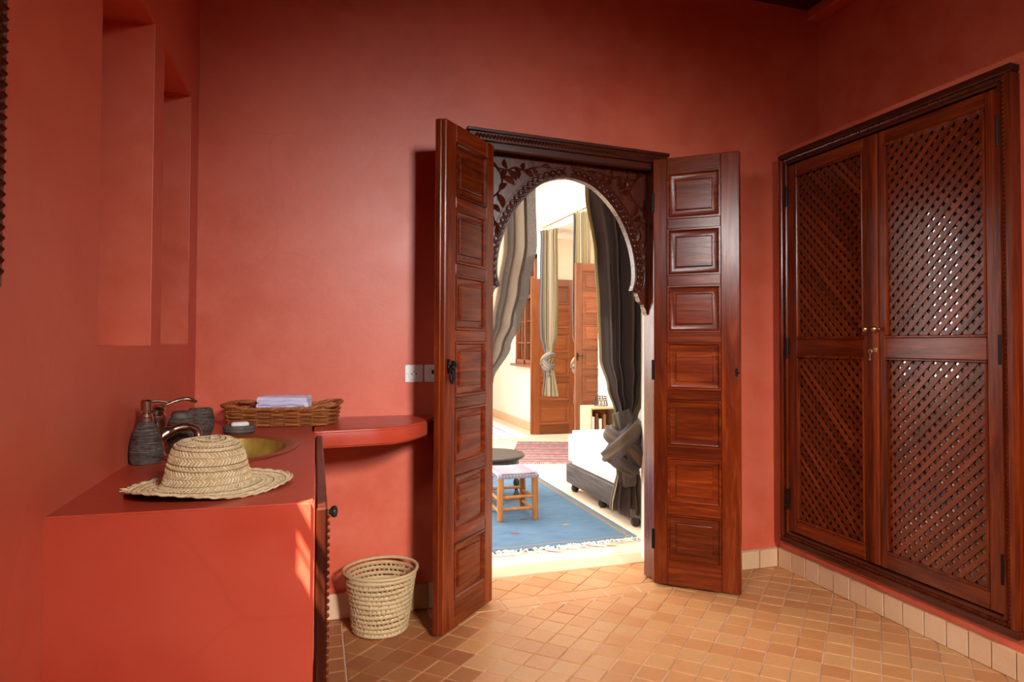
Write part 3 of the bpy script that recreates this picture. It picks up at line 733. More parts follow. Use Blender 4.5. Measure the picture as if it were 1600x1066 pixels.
for (xa, xb, pa, pb, up, lab) in ((.056, .651, .126, .578, False, 'lattice door leaf farther from the viewer'), (.651, 1.240, .704, 1.178, True, 'lattice door leaf nearer to the viewer')):
    d = tag(MB().box(xa, pa, .012, .040, DZ0, DZ1, .004).build('door', M['woodZ'], cup, 30), lab)
    MB().box(pb, xb-.001, .012 if not up else .012, .040, DZ0, DZ1, .004).build('stile', M['woodZ'], d, 30)
    if up: MB().box(xa-.012, xa+.020, .002, .014, DZ0+.005, DZ1-.005, .004).build('astragal', M['woodZ'], d, 30)
    for (z0, z1) in ((DZ0, .136), (.991, 1.080), (1.940, DZ1)): MB().box(pa, pb, .013, .039, z0, z1, .003).build('rail', M['woodX'], d, 30)
    for (z0, z1) in ((.136, .991), (1.080, 1.940)):
        b_ = MB(); ring(b_, pa-.002, pb+.002, z0-.002, z1+.002, .012, .006, .030, .004); b_.build('bead', M['woodZ'], d, 30)
        slats(pa+.008, pb-.008, z0+.008, z1-.008, up, .0210, .0245, d); slats(pa+.008, pb-.008, z0+.008, z1-.008, not up, .0245, .0275, d)
        tag(MB().box(pa, pb, .0282, .0300, z0, z1, 0).build('glass_pane', M['cabglass'], d, 0), 'dark glass behind the lattice')
    hx = xa+.002 if not up else xb-.004
    for hz in (.235, 1.032, 1.838): tag(MB().box(hx-.007, hx+.007, .000, .014, hz-.048, hz+.048, .004).tube([(hx, .004, hz-.055), (hx, .004, hz+.055)], .007, 8).build('hinge', M['black_iron'], d, 40), 'black iron hinge')
    kx = .614 if not up else .676
    b_ = MB(); b_.lathe([(.0, 0), (.009, 0), (.006, .008), (.005, .014), (.012, .020), (.015, .027), (.012, .034), (0, .037)], 14, T(kx, .012 if not up else .002, 1.119) @ RX(PI/2))
    tag(b_.build('knob', M['brass'], d, 60), 'small turned brass knob')
    if up:
        b_ = MB(); b_.box(.648, .668, -.001, .003, 1.018, 1.036, .001); b_.tube([(.652, -.003, 1.027), (.652, -.022, 1.027)], .003, 6); b_.tube([(.652+.010*math.sin(q), -.022, 1.020+.010*math.cos(q)) for q in [i*PI/5 for i in range(10)]], .0018, 5, True)
        b_.tube([(.652, -.022, 1.010), (.650, -.022, .985)], .002, 5); b_.box(.646, .654, -.023, -.021, .980, .988, .0); b_.tube([(.670, -.001, 1.029), (.676, -.010, 1.029)], .005, 6)
        tag(b_.build('key', M['brass'], d, 40), 'small key hanging in the lock')

# ------------------------------------------------------------------ washstand counter with wall shelf
CT = .877
out = [(XL, YB), (XL, 1.478), (0, 1.462)]
out += [(0, 2.60), (.012, 2.632), (.04, 2.636), (.20, 2.650), (.295, 2.672), (.36, 2.73), (.43, 2.83), (.485, 2.93), (.508, 3.0), (.512, YB)]
def solid(parts):
    bm = bmesh.new()
    for poly, z0, z1 in parts:
        a = [bm.verts.new((p[0], p[1], z0)) for p in poly]; b = [bm.verts.new((p[0], p[1], z1)) for p in poly]; n = len(poly)
        bm.faces.new(a[::-1]); bm.faces.new(b)
        for i in range(n): bm.faces.new((a[i], a[(i+1) % n], b[(i+1) % n], b[i]))
    bmesh.ops.recalc_face_normals(bm, faces=bm.faces[:]); return bm
def bevelled(bm, off, seg, test):
    es = [e for e in bm.edges if len(e.link_faces) == 2 and e.calc_face_angle(0) > .6 and test(e)]
    bmesh.ops.bevel(bm, geom=es, offset=off, segments=seg, affect='EDGES', clamp_overlap=True); return bm
BC, BRX, BRY = (-.245, 2.30), .190, .300
wash = thing('washstand', 'built-in red plaster washstand counter with wall shelf and wooden side door', 'washstand', (XL, 1.47, 0))
body = bevelled(bevelled(solid([([(XL, YB), (XL, 1.482), (0, 1.458), (0, YB)][::1], 0, CT)]), .007, 2, lambda e: all(abs(v.co.x) < .01 and v.co.y < 2 for v in e.verts)), .022, 5, lambda e: all(v.co.z > .86 for v in e.verts) and (all(v.co.y < 1.6 for v in e.verts) or all(v.co.x > -.02 for v in e.verts)))
me = bpy.data.meshes.new('counter_block'); body.to_mesh(me); body.free()
ob = bpy.data.objects.new('counter_block', me); COL.objects.link(ob)
cb = MB(); cb.lathe([(1, -.16), (1, .2)], 64, T(BC[0], BC[1], CT) @ Matrix.Diagonal((BRX-.012, BRY-.012, 1, 1)), True); co = cb.build('cutter', M['hole'], None, 0)
bo = ob.modifiers.new('b', 'BOOLEAN'); bo.operation = 'DIFFERENCE'; bo.object = co; bo.solver = 'EXACT'
dg = bpy.context.evaluated_depsgraph_get(); me2 = bpy.data.meshes.new_from_object(ob.evaluated_get(dg)); ob.modifiers.clear(); ob.data = me2
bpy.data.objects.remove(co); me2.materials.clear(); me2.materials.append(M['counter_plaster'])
for p_ in me2.polygons: p_.use_smooth = True; p_.material_index = 0
me2.set_sharp_from_angle(angle=rad(70)); me2.name = 'counter_block'
ob.parent = wash; ob.location = (-XL, -1.47, 0); wn(ob)
sh = bevelled(solid([([(-.02, YB)]+[(-.02, 2.60), (0.0, 2.628)]+out[5:], .808, CT)]), .012, 4, lambda e: True)
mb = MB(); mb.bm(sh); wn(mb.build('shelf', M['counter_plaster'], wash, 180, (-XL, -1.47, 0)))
# wooden door on its right-hand face
wd = MB().box(.003, .026, 1.466, 2.62, .03, .862, .004).build('door', M['darkZ'], wash, 30, (-XL, -1.47, 0))
mb = MB(); rope(mb, (.026, 1.474, .05), (.026, 1.474, .85), (1, 0, 0), (0, 1, 0), .014, .0145); rope(mb, (.026, 2.60, .05), (.026, 2.60, .80), (1, 0, 0), (0, 1, 0), .014, .0145)
tag(mb.build('rope_carving', M['woodZ'], wd, 60), None, None, None, 'stuff')
mb = MB(); mb.lathe([(0, 0), (.009, 0), (.006, .008), (.006, .012), (.014, .018), (.016, .025), (.012, .031), (0, .033)], 14, T(.026, 1.86, .760) @ RY(PI/2)); tag(mb.build('knob', M['blackwood'], wd, 60), 'dark turned wooden knob')

# basin
bas = thing('basin', 'oval brass basin sunk in the red counter behind the straw hat', 'sink', (BC[0], BC[1], CT))
def oval(prof_, n, mat, name):
    b_ = MB(); b_.lathe(prof_, n, Matrix.Diagonal((BRX, BRY, 1, 1)), False); return b_.build(name, mat, bas, 60)
oval([(1.03, .0005), (1.03, .003), (1.0, .005), (.95, .005), (.90, .003), (.86, -.001), (.82, -.004), (.82, -.01)], 64, M['copper_rim'], 'rim')
oval([(.822, -.004), (.80, -.02), (.76, -.05), (.66, -.09), (.48, -.12), (.25, -.135), (.06, -.138), (.0001, -.138)], 64, M['bowl'], 'bowl')
# faucet
fc = thing('faucet', 'antique bronze single-lever faucet behind the hat on the counter', 'faucet', (-.428, 2.165, CT), rad(24)); fc.scale = (1, 1, .88)
mb = MB(); mb.lathe([(.030, 0), (.031, .006), (.026, .010), (.022, .02), (.021, .06), (.023, .09), (.027, .115), (.030, .128), (.030, .135), (.022, .140), (.020, .147), (.024, .152), (.020, .160), (.010, .164), (0, .165)], 24); mb.build('body', M['bronze'], fc, 50)
mb = MB(); mb.tube(catmull([(.008, 0, .060), (.035, 0, .080), (.065, 0, .090), (.092, 0, .088), (.108, 0, .074), (.112, 0, .058)], 5), [.018]*6+[.0145]*8+[.012]*6+[.0115]*4+[.0125]*2, 12); mb.build('spout', M['bronze'], fc, 60)
mb = MB(); mb.tube(catmull([(-.004, 0, .163), (.02, 0, .165), (.05, 0, .178), (.08, 0, .183), (.105, 0, .172)], 5), [.007]*5+[.006]*5+[.008]*5+[.010]*4+[.007]*2, 10, flat=(1.2, .7)); mb.build('lever', M['bronze'], fc, 60)
# cord-wrapped accessories
def wrapped(prof_, rings):
    """adds small rounded cord turns to a lathe profile"""
    out_ = []; n = rings*4
    zs = [p[1] for p in prof_]
    for i in range(n+1):
        z = zs[0]+(zs[-1]-zs[0])*i/n
        for a, b in zip(prof_, prof_[1:]):
            if a[1] <= z <= b[1]+1e-9: r = a[0]+(b[0]-a[0])*(z-a[1])/max(b[1]-a[1], 1e-6)
        out_.append((r+.0011*abs(math.sin(PI*i/4)), z))
    return out_
def smoothp(P, n=5): return [(p.x, p.y) for p in catmull([(a, b, 0) for a, b in P], n)]
dsp = thing('soap_dispenser', 'pear-shaped cord-wrapped soap dispenser with metal pump against the left wall', 'soap dispenser', (-.430, 2.06, CT)); dsp.scale = (.92, .92, .96)
mb = MB(); mb.lathe([(.036, 0)]+wrapped(smoothp([(.038, .001), (.042, .02), (.042, .045), (.034, .085), (.022, .112), (.018, .118)]), 26)+[(.001, .119)], 28); mb.build('bottle', M['cord'], dsp, 60)
mb = MB(); mb.lathe([(.020, .117), (.020, .128), (.017, .130), (.0165, .139), (.009, .141), (.009, .147), (.015, .148), (.0155, .174), (.012, .178), (0, .179)], 20); mb.tube([(.008, 0, .172), (.03, .004, .173), (.052, .008, .169)], [.0045, .004, .003], 8); mb.build('pump', M['bronze'], dsp, 40)
jar = thing('tumbler', 'cord-wrapped jar with grey stone lid half hidden behind the bronze faucet', 'jar', (-.392, 2.345, CT))
mb = MB(); mb.lathe([(.030, 0)]+wrapped(smoothp([(.032, .001), (.040, .025), (.042, .05), (.038, .078), (.032, .092)]), 18)+[(.001, .093)], 28); mb.build('cup', M['cord'], jar, 60)
mb = MB(); mb.lathe([(0, .092), (.030, .092), (.031, .104), (.026, .112), (0, .114)], 24); tag(mb.build('lid', M['stone'], jar, 40), 'grey stone lid')
tb = thing('tumbler', 'open cord-wrapped tumbler between the faucet and the wicker tray', 'tumbler', (-.378, 2.60, CT))
mb = MB(); mb.lathe([(.028, 0)]+wrapped(smoothp([(.030, .001), (.040, .022), (.044, .048), (.042, .075), (.036, .096)]), 18)+[(.033, .098), (.031, .094), (.036, .05), (.028, .006), (0, .006)], 28); mb.build('cup', M['cord'], tb, 60)
sd = thing('soap_dish', 'round cord-wrapped soap dish at the back edge of the basin', 'soap dish', (-.258, 2.650, CT))
mb = MB(); mb.lathe([(.040, 0), (.050, .004), (.055, .010), (.052, .015), (.055, .019), (.055, .025), (.050, .030), (.044, .030), (.036, .024), (0, .022)], 32); mb.build('dish', M['stone'], sd, 50)
sp_ = tag(MB().box(-.030, .030, -.020, .020, 0, .018, .006).build('soap_bar', M['soap'], None, 50, (-.256, 2.648, CT+.0235), (0, 0, .15)), 'small white soap bar lying in the cord-wrapped dish', 'soap')

# ------------------------------------------------------------------ straw hat
hat = thing('straw_hat', 'woven straw sun hat with wavy brim lying on the red counter', 'hat', (-.226, 1.672, CT), 0); hat.scale = (.915, .915, .83)
def hat_pt(u, s):
    """u angle, s 0..1 from crown centre to brim edge"""
    prof_ = [(0, .0, .133), (.10, .030, .133), (.20, .058, .128), (.28, .072, .117), (.36, .080, .096), (.46, .086, .066), (.54, .091, .040), (.60, .096, .022), (.66, .106, .012), (.76, .128, .008), (.88, .155, .008), (1.0, .180, .012)]
    r = interp([(p[0], p[1]) for p in prof_], s); z = interp([(p[0], p[2]) for p in prof_], s)
    k = max(0, (s-.6)/.4)
    r *= 1+.030*math.sin(2*u+.6)+k*(.045*math.sin(3*u+1.0)+.02*math.sin(5*u))
    z += k*(.010*math.sin(2*u-.7)+.006*math.sin(3*u+2)+.004) - .004*k
    z += (1-min(1, s/.35))*.004*math.sin(u*2)
    if s < .5: z += .006*math.cos(u-2.2)*(r/.08)
    z = max(z, .0025)
    return Vector((r*math.cos(u), r*math.sin(u), z))
mb = MB(); NU, NS = 72, 40; vs = []; fs = []
for j in range(NS+1):
    for i in range(NU):
        p_ = hat_pt(2*PI*i/NU, .004+.994*j/NS); vs.append((p_.x, p_.y, p_.z-.0018))
for j in range(NS):
    for i in range(NU): fs.append((j*NU+i, j*NU+(i+1) % NU, (j+1)*NU+(i+1) % NU, (j+1)*NU+i))
mb.add(vs, fs); mb.build('shell', M['straw_under'], hat, 180)
mb = MB(); rows = 17
for r_ in range(rows):
    s0, s1 = .02+.975*r_/rows, .02+.975*(r_+1)/rows; sm_ = (s0+s1)/2
    circ = 2*PI*hat_pt(0, sm_).xy.length; n = max(10, int(circ/.0085))
    for half in (0, 1):
        sa, sb = (s0+.003, sm_+.003) if half == 0 else (sm_-.003, s1-.003)
        for i in range(n):
            u0 = 2*PI*(i+.5*half*0)/n+random.uniform(-.05, .05)/n; du = 2*PI/n; sl = (1.0 if half == 0 else -1.0)*du*.95
            q = []
            for t_ in (0, .5, 1):
                s_ = sa+(sb-sa)*t_; uc = u0+sl*(t_-.5); hw = du*.425
                nrm = hat_pt(uc, s_); e_ = .0012
                for k, lift in ((-1, -.0003), (0, .0022 if t_ == .5 else .0008), (1, -.0003)):
                    P_ = hat_pt(uc+hw*k, s_); d_ = Vector((P_.x, P_.y, 0)).normalized(); wgt = min(1, max(0, (s_-.2)/.2))*(1-min(1, max(0, (s_-.58)/.1)))
                    q.append(P_+(d_*wgt+Vector((0, 0, 1))*(1-wgt*.8))*(lift+.0006))
            mb.add([tuple(v) for v in q], [(a*3+b, a*3+b+1, a*3+b+4, a*3+b+3) for a in (0, 1) for b in (0, 1)])
tag(mb.build('plait_weave', M['straw'], hat, 50), None, None, None, 'stuff')
mb = MB()
for k in range(34):
    u = 2*PI*k/34; pts = [hat_pt(u+du_, .992)+Vector((0, 0, .002+.002*math.sin(du_*40))) for du_ in (0, .05, .1, .15, .19)]; mb.tube(pts, .0028, 5)
for k in range(7):
    u = 3.05+.03*k; p0 = hat_pt(u, .97); mb.tube([p0, p0+Vector((-.006, random.uniform(-.004, .004), .005)), p0+Vector((-.012-.002*k % .004, random.uniform(-.012, .012), random.uniform(.003, .012)))], [.0018, .0015, .0006], 4)
tag(mb.build('brim_binding', M['straw'], hat, 60), None, None, None, 'stuff')

# ------------------------------------------------------------------ wicker tray and towel
TA = math.atan2(-.058, .40)
tray = thing('wicker_tray', 'long brown wicker tray basket holding a folded towel', 'basket', (-.118, 2.905, CT), TA)
TL, TWD, THT = .205, .116, .070   # half length, half width, height
def rrect(hl, hw, r, n):
    pts = []; per = 4*(hl-r)+4*(hw-r)+2*PI*r
    segs = [('l', (hl-r)*2), ('a', PI*r/2), ('l', (hw-r)*2), ('a', PI*r/2)]*2
    for k in range(n):
        d_ = per*k/n; q = 0
        st = [(-hl+r, -hw, 1, 0), (hl-r, -hw+r, 0, -PI/2), (hl, -hw+r, 0, 1), (hl-r, hw-r, 0, 0), (hl-r, hw, -1, 0), (-hl+r, hw-r, 0, PI/2), (-hl, hw-r, 0, -1), (-hl+r, -hw+r, 0, PI)]
        while d_ > segs[q][1]+1e-9: d_ -= segs[q][1]; q += 1
        ty, L = segs[q]; s_ = st[q]
        if ty == 'l':
            x, y = s_[0]+s_[2]*d_, s_[1]+s_[3]*d_; nx, ny = s_[3], -s_[2]
        else:
            an = s_[3]+d_/r; x, y = s_[0]+r*math.cos(an), s_[1]+r*math.sin(an); nx, ny = math.cos(an), math.sin(an)
        pts.append((x, y, nx, ny))
    return pts
NP = 176; RR = rrect(TL-.012, TWD-.012, .035, NP)
def tp(k, z, off):
    x, y, nx, ny = RR[k % NP]; f_ = .014*z/THT; dip = 0
    return (x+nx*(off+f_), y+ny*(off+f_), z)
mb = MB()
for row in range(8):
    z = .007+row*.0078
    mb.tube([tp(k, z, (.0055*math.cos(PI*k/8+PI*row))) for k in range(NP)], .0042, 5, True)
tag(mb.build('weave', M['wicker'], tray, 60), None, None, None, 'stuff')
mb = MB()
for k in range(4, NP, 8): mb.tube([tp(k, .002, 0), tp(k, THT-.006, 0)], .0045, 6)
tag(mb.build('stakes', M['wicker'], tray, 60), None, None, None, 'stuff')
mb = MB()
for ph in (0, 2*PI/3, 4*PI/3):
    mb.tube([tp(k, THT+.004*math.sin(2*PI*k/8+ph)+(.012 if abs(RR[k][0]) > TL*.78 else .012*max(0, (abs(RR[k][0])/TL-.55)/.23) if abs(RR[k][0]) > TL*.55 else 0), .003+.005*math.cos(2*PI*k/8+ph)) for k in range(NP)], .0048, 6, True)
mb.build('rim', M['wicker'], tray, 60)
mb = MB(); mb.prism([(x, y) for x, y, _, _ in rrect(TL-.014, TWD-.014, .033, 40)], .001, .006); mb.build('bottom', M['wicker_dark'], tray, 30)
# folded towel as a thick folded sheet
mb = MB(); nu, nv = 26, 10
def towel(z0, z1, hl, hw, seed):
    bm = bmesh.new(); bmesh.ops.create_cube(bm, size=1); bmesh.ops.subdivide_edges(bm, edges=bm.edges[:], cuts=7, use_grid_fill=True)
    for v in bm.verts:
        x, y, z = v.co; ex = 1-.10*abs(z*2)**3
        v.co = Vector((x*2*hl*(1-.04*abs(z*2)**2)+.003*math.sin(y*23+seed), y*2*hw*ex+.003*math.sin(x*31+seed), (z0+z1)/2+z*(z1-z0)+.004*math.sin(x*9+seed)*math.sin(y*8+seed*2)+.0016*math.sin(x*46+y*17+seed)))
    return bm
mb.bm(towel(.058, .088, .098, .062, .5)); mb.bm(towel(.084, .110, .094, .058, 1.9))
mb.tube([(-.086+.019*i, -.058+.003*math.sin(i*2), .086+.003*math.sin(i*1.3)) for i in range(10)], .012, 8)
tw = tag(mb.build('folded_towel', M['towel'], None, 60, (-.118, 2.915, CT), (0, 0, TA+.02)), 'folded pale lilac towel lying across the brown wicker tray', 'towel')
mb2 = MB(); mb2.bm(towel(.010, .060, .088, .055, 3.1)); mb2.build('lower_fold', M['towel'], tw, 60)

# ------------------------------------------------------------------ waste basket
wb = thing('waste_basket', 'round coiled palm-fibre waste basket on the tiles under the shelf', 'basket', (.268, 2.935, 0))
NR = 12; BH = .240
def ringpts(r, z, n, ph, amp=.0022):
    return [((r+random.uniform(-.0008, .0008))*math.cos(2*PI*i/n), (r+random.uniform(-.0008, .0008))*math.sin(2*PI*i/n), z+.0015*math.sin(2*PI*i/n*2+ph)) for i in range(n)]
radat = lambda z: .110+.036*(z/BH)**1.15
for k in range(NR):
    z = .012+k*(BH-.02)/(NR-1); r = radat(z)*(1+.004*math.sin(k*2.1)); n = 200
    pts = ringpts(r, z, n, k); gap = .0074 if k not in (2, 3, 9, 10, 11) else .0064
    mb = MB(); mb.tube(pts, [gap*(.93+.14*(i % 4 in (1, 2))) for i in range(n)], 7, True, None, (.62, 1.18)); mb.build('coil', M['palm'], wb, 70)
mb = MB()
for k in range(NR-1):
    z0 = .012+k*(BH-.02)/(NR-1); z1 = z0+(BH-.02)/(NR-1); nn = 44
    for i in range(nn):
        if random.random() < .12: continue
        a = 2*PI*(i+.5*(k % 2))/nn; mb.tube([(radat(z0)*math.cos(a), radat(z0)*math.sin(a), z0), ((radat(z0)+.0035)*math.cos(a+.02), (radat(z0)+.0035)*math.sin(a+.02), (z0+z1)/2), (radat(z1)*math.cos(a+.04), radat(z1)*math.sin(a+.04), z1)], .0038, 4)
tag(mb.build('stitches', M['palm'], wb, 60), None, None, None, 'stuff')
mb = MB(); n = 120; mb.tube([((.152+.002*math.sin(6*PI*i/n))*math.cos(2*PI*i/n), (.152)*math.sin(2*PI*i/n), BH+.012+.002*math.sin(4*PI*i/n)) for i in range(n)], [.0074 if i % 4 < 2 else .0066 for i in range(n)], 8, True); mb.build('rim', M['palm'], wb, 60)
mb = MB(); mb.lathe([(0, .004), (.105, .004), (.108, .010), (0, .012)], 40); mb.build('base', M['palm'], wb, 50)

# ------------------------------------------------------------------ sockets on the back wall
def socket(x, label, dark):
    s_ = thing('wall_socket', label, 'socket', (x, YB, 1.024))
    MB().box(-.041, .041, -.007, 0, 0, .081, .003).build('plate', M['switch'], s_, 40)
    mb = MB(); mb.lathe([(.026, -.001), (.026, .0045), (.0225, .0045), (.0215, .0012), (0, .0010)], 28, T(0, -.007, .040) @ RX(PI/2)); mb.build('well', M['switch'], s_, 40)
    mb = MB()
    if not dark:
        for dx, dz in ((-.010, -.001), (.010, -.001), (0, .010)): mb.lathe([(.0032, 0), (.0032, .0014), (0, .0015)], 10, T(dx, -.0072, .040+dz) @ RX(PI/2))
        mb.lathe([(0, 0), (.002, 0), (.002, .001), (0, .001)], 8, T(-.0335, -.0065, .040) @ RX(PI/2))
    else: mb.box(-.008, .008, -.0105, -.004, .038, .056, .001)
    mb.build('holes', M['hole'], s_, 40)
socket(.4245, 'white round-well power socket, half in sunlight, left of the door leaf', False)
socket(.512, 'socket plate with square dark port in shadow next to the door leaf', True)

# ------------------------------------------------------------------ window on the left wall near the viewpoint (its carved frame edge shows)
w2 = struct(empty('window_1', (XL, .83, 0)), 'carved dark frame edge at the far left')
for (y0, y1, z0, z1) in ((.146, .430, 1.284, 2.95), (-.455, -.375, 1.284, 2.95)):
    MB().box(0, .010, y0, y1, z0, z1, .004).build('frame_member', M['darkZ'], w2, 30)
for (z0, z1) in ((1.284, 1.608), (2.62, 2.95)): MB().box(0, .010, -.375, .146, z0, z1, .004).build('frame_member', M['darkY'], w2, 30)
mb = MB(); rope(mb, (.010, .415, 1.30), (.010, .415, 2.9), (1, 0, 0), (0, 1, 0), .018, .017); tag(mb.build('rope_carving', M['darkZ'], w2, 60), None, None, None, 'stuff')
for z0, z1 in ((1.672, 1.677), (1.706, 1.756)): MB().box(-.002, .002, -.375, .146, z0, z1, .0005).build('glazing_bar', M['darkY'], w2, 30)

# ------------------------------------------------------------------ salon: window, far leaves
sw = struct(empty('window_2', (2.83, 9.14, .92)), 'wooden casement window beyond the knotted gold curtain')
for (y0, y1, z0, z1) in ((-.46, -.40, 0, 1.5), (.40, .46, 0, 1.5), (-.03, .03, 0, 1.5)): MB().box(-.03, .04, y0, y1, z0, z1, .004).build('frame_member', M['salonwoodZ'], sw, 30)
for (z0, z1) in ((0, .06), (1.44, 1.5), (.92, .97)): MB().box(-.03, .04, -.46, .46, z0, z1, .004).build('frame_member', M['salonwoodX'], sw, 30)
for z in (.30, .60, 1.20):
    MB().box(-.012, .02, -.40, .40, z-.010, z+.010, .002).build('glazing_bar', M['salonwoodX'], sw, 30)
for y in (-.215, .215): MB().box(-.010, .02, y-.010, y+.010, .06, 1.44, .002).build('glazing_bar', M['salonwoodZ'], sw, 30)
MB().box(.02, .024, -.42, .42, .04, 1.46, 0).build('glass_pane', M['mirror'], sw, 0)
MB().box(-.10, .0, -.50, .50, -.035, 0, .004).build('sill', M['salonwoodX'], sw, 30)
smm = (M['salonwoodZ'], M['salonwoodX'])
leaf_door('door_3', 'panelled far door leaf behind the knotted gold curtain', (2.70, 8.52), 0, .66, .01, 2.06, .12, .12, 6, smm, .04, .07, .09, .12)
d4 = leaf_door('door_4', 'tall panelled door leaf left of the dark curtain', (2.575, 6.585), 0, .42, .01, 2.045, .075, .075, 7, smm, .04, .06, .08, .10)
mb = MB(); mb.box(.012, .028, -.008, 0, 1.02, 1.10, .002); mb.tube([(.02, -.008, 1.07), (.02, -.03, 1.07), (.07, -.035, 1.068)], .006, 6); tag(mb.build('handle', M['black_iron'], d4, 40), 'black iron lever handle')

# ------------------------------------------------------------------ curtains
def pleated(path, z0, z1, nf, seed, nz=60, nu=160, depth=.03, twist=0.0, hem=None):
    """path(z)->(cx,cy,w,depthscale); pleated vertical sheet with uv.x across the cloth"""
    mb = MB(); mb.uv = []; rnd = random.Random(seed); ph = [rnd.uniform(-.5, .5) for _ in range(12)]
    for i in range(nz+1):
        t_ = i/nz; z = z0+(z1-z0)*t_; cx, cy, w, ds = path(z)
        for j in range(nu+1):
            u = j/nu; uu = u+.018*math.sin(u*9+ph[0]*6)+.012*math.sin(u*17+ph[1]*6)
            a = 2*PI*nf*uu+ph[2]+twist*t_
            x = cx+w*(u-.5)+.18*w/nf*math.sin(2*a+ph[3])
            y = cy+depth*ds*(math.sin(a)+.35*math.sin(.5*a+ph[4]*5+2*t_)+.15*math.sin(2.3*a+ph[5]*5))
            zz = z+(hem(u) if hem and i == nz else 0)
            mb.v.append((x, y, zz)); mb.uv.append((u, t_))
    for i in range(nz):
        for j in range(nu): mb.f.append((i*(nu+1)+j, i*(nu+1)+j+1, (i+1)*(nu+1)+j+1, (i+1)*(nu+1)+j))
    return mb
def solidify(o, th=.003):
    md = o.modifiers.new('thickness', 'SOLIDIFY'); md.thickness = th; md.offset = 0; return o
def knot(par, c, r, mat, seed, scale=1.0):
    """overhand knot of bunched cloth: three pleated rolls crossing one another"""
    k = scale
    rolls = [([(0, .02, .20), (.02, .0, .12), (.035, -.03, .04), (.01, -.035, -.06), (.02, -.01, -.16), (.03, 0, -.23)], [.052, .058, .062, .06, .056, .05], 0),
             ([(.055, .045, .12), (.075, -.01, .115), (.035, -.075, .085), (-.03, -.085, .03), (-.088, -.055, -.03), (-.085, .02, -.06), (-.03, .055, -.03)], [.034, .044, .050, .054, .048, .040, .03], 1),
             ([(-.06, .05, .09), (-.080, -.005, .065), (-.045, -.060, .03), (.02, -.098, -.02), (.075, -.070, -.075), (.085, .0, -.085), (.03, .05, -.05)], [.03, .040, .046, .046, .042, .036, .03], 2),
             ([(-.10, -.02, -.02), (-.075, -.055, -.07), (-.02, -.07, -.11), (.045, -.05, -.14), (.07, 0, -.13)], [.026, .036, .040, .036, .026], 3)]
    for pts, rr, ix in rolls:
        P_ = catmull([(c[0]+x*k, c[1]+y*k, c[2]+z*k) for x, y, z in pts], 8)
        R_ = [v.x for v in catmull([(q*k, 0, 0) for q in rr], 8)]
        mb = MB(); mb.tube(P_, R_, 40); n = 40
        for i in range(len(P_)):
            for j in range(n):
                a = 2*PI*j/n; f_ = 1+.14*math.cos(6*a+i*.13+seed)+.10*abs(math.cos(4.5*a-i*.08+ix))-.05; v = Vector(mb.v[i*n+j]); mb.v[i*n+j] = tuple(P_[i]+(v-P_[i])*f_)
        mb.uv = [(.09+.64*(((i % n)/n+.21*ix+.35) % 1), 0) for i in range(len(mb.v))]
        mb.build('knot_fold', mat, par, 180)

# dark knotted curtain inside the doorway, right
CY = 3.60
dc = thing('curtain', 'dark grey-brown curtain tied in a big knot at the right of the arch', 'curtain', (1.70, CY, .2))
def pd(z):
    l = interp([(.70, 1.655), (.80, 1.66), (.95, 1.61), (1.12, 1.562), (1.4, 1.552), (1.71, 1.532), (2.08, 1.474), (2.5, 1.42)], z)
    r = interp([(.70, 1.765), (.78, 1.785), (.9, 1.84), (1.05, 1.875), (1.4, 1.89), (2.5, 1.90)], z)
    return ((l+r)/2-1.70, 0, r-l, interp([(.7, .7), (.85, .8), (1.2, 1), (2.5, 1)], z))
o_ = pleated(pd, 2.48-.2+.2, .735, 5, 3, 70, 180, .042)
o_.v = [(x, y, z-.2) for x, y, z in o_.v]; solidify(o_.build('drape', M['curtain_dark'], dc, 180), .004)
knot(dc, (-.005, -.02, .415), None, M['curtain_dark'], 1.0, .98)
def ptail(z):
    t_ = (.52-z)/.30; w = .10+.115*min(1, t_*1.3); return (.028+.008*t_, -.01, w, .7+.35*t_)
o_ = pleated(ptail, .52, .225, 4, 8, 30, 120, .040, .8, lambda u: .028*math.sin(u*13)+.02*math.sin(u*5+1))
o_.v = [(x, y, z-.2) for x, y, z in o_.v]; solidify(o_.build('tail', M['curtain_dark'], dc, 180), .004)
# sheer curtain at the left of the arch
sc_ = thing('curtain', 'sheer grey and cream striped curtain swept to the left of the arch', 'curtain', (.90, CY-.02, .3))
def psn(z):
    r = interp([(.72, .86), (.85, .868), (1.0, .910), (1.19, 1.005), (1.32, 1.062), (1.5, 1.105), (1.76, 1.150), (2.05, 1.142), (2.5, 1.13)], z)
    l = interp([(.72, .735), (.9, .72), (1.1, .70), (1.4, .71), (1.7, .74), (2.5, .76)], z)
    return ((l+r)/2-.90, 0, r-l, interp([(.7, .6), (1.2, .9), (2.5, 1)], z))
o_ = pleated(psn, 2.48, .72, 3, 11, 70, 160, .020)
o_.v = [(x, y, z-.3) for x, y, z in o_.v]; solidify(o_.build('drape', M['curtain_sheer'], sc_, 180), .003)
knot(sc_, (-.105, 0, .36), None, M['curtain_sheer'], 2.2, .85)
def pst(z): return (-.105, 0, .12+.10*(.6-z)/.36, .8)
o_ = pleated(pst, .60, .24, 3, 5, 20, 80, .03, .5); o_.v = [(x, y, z-.3) for x, y, z in o_.v]; solidify(o_.build('tail', M['curtain_sheer'], sc_, 180), .003)
cr = tag(MB().tube([(.66, CY, 2.50), (1.98, CY, 2.50)], .012, 10).sphere((.65, CY, 2.50), .02).sphere((1.99, CY, 2.50), .02).build('curtain_rod', M['black_iron'], None, 60), 'dark rod carrying the two curtains behind the arch', 'curtain rod')
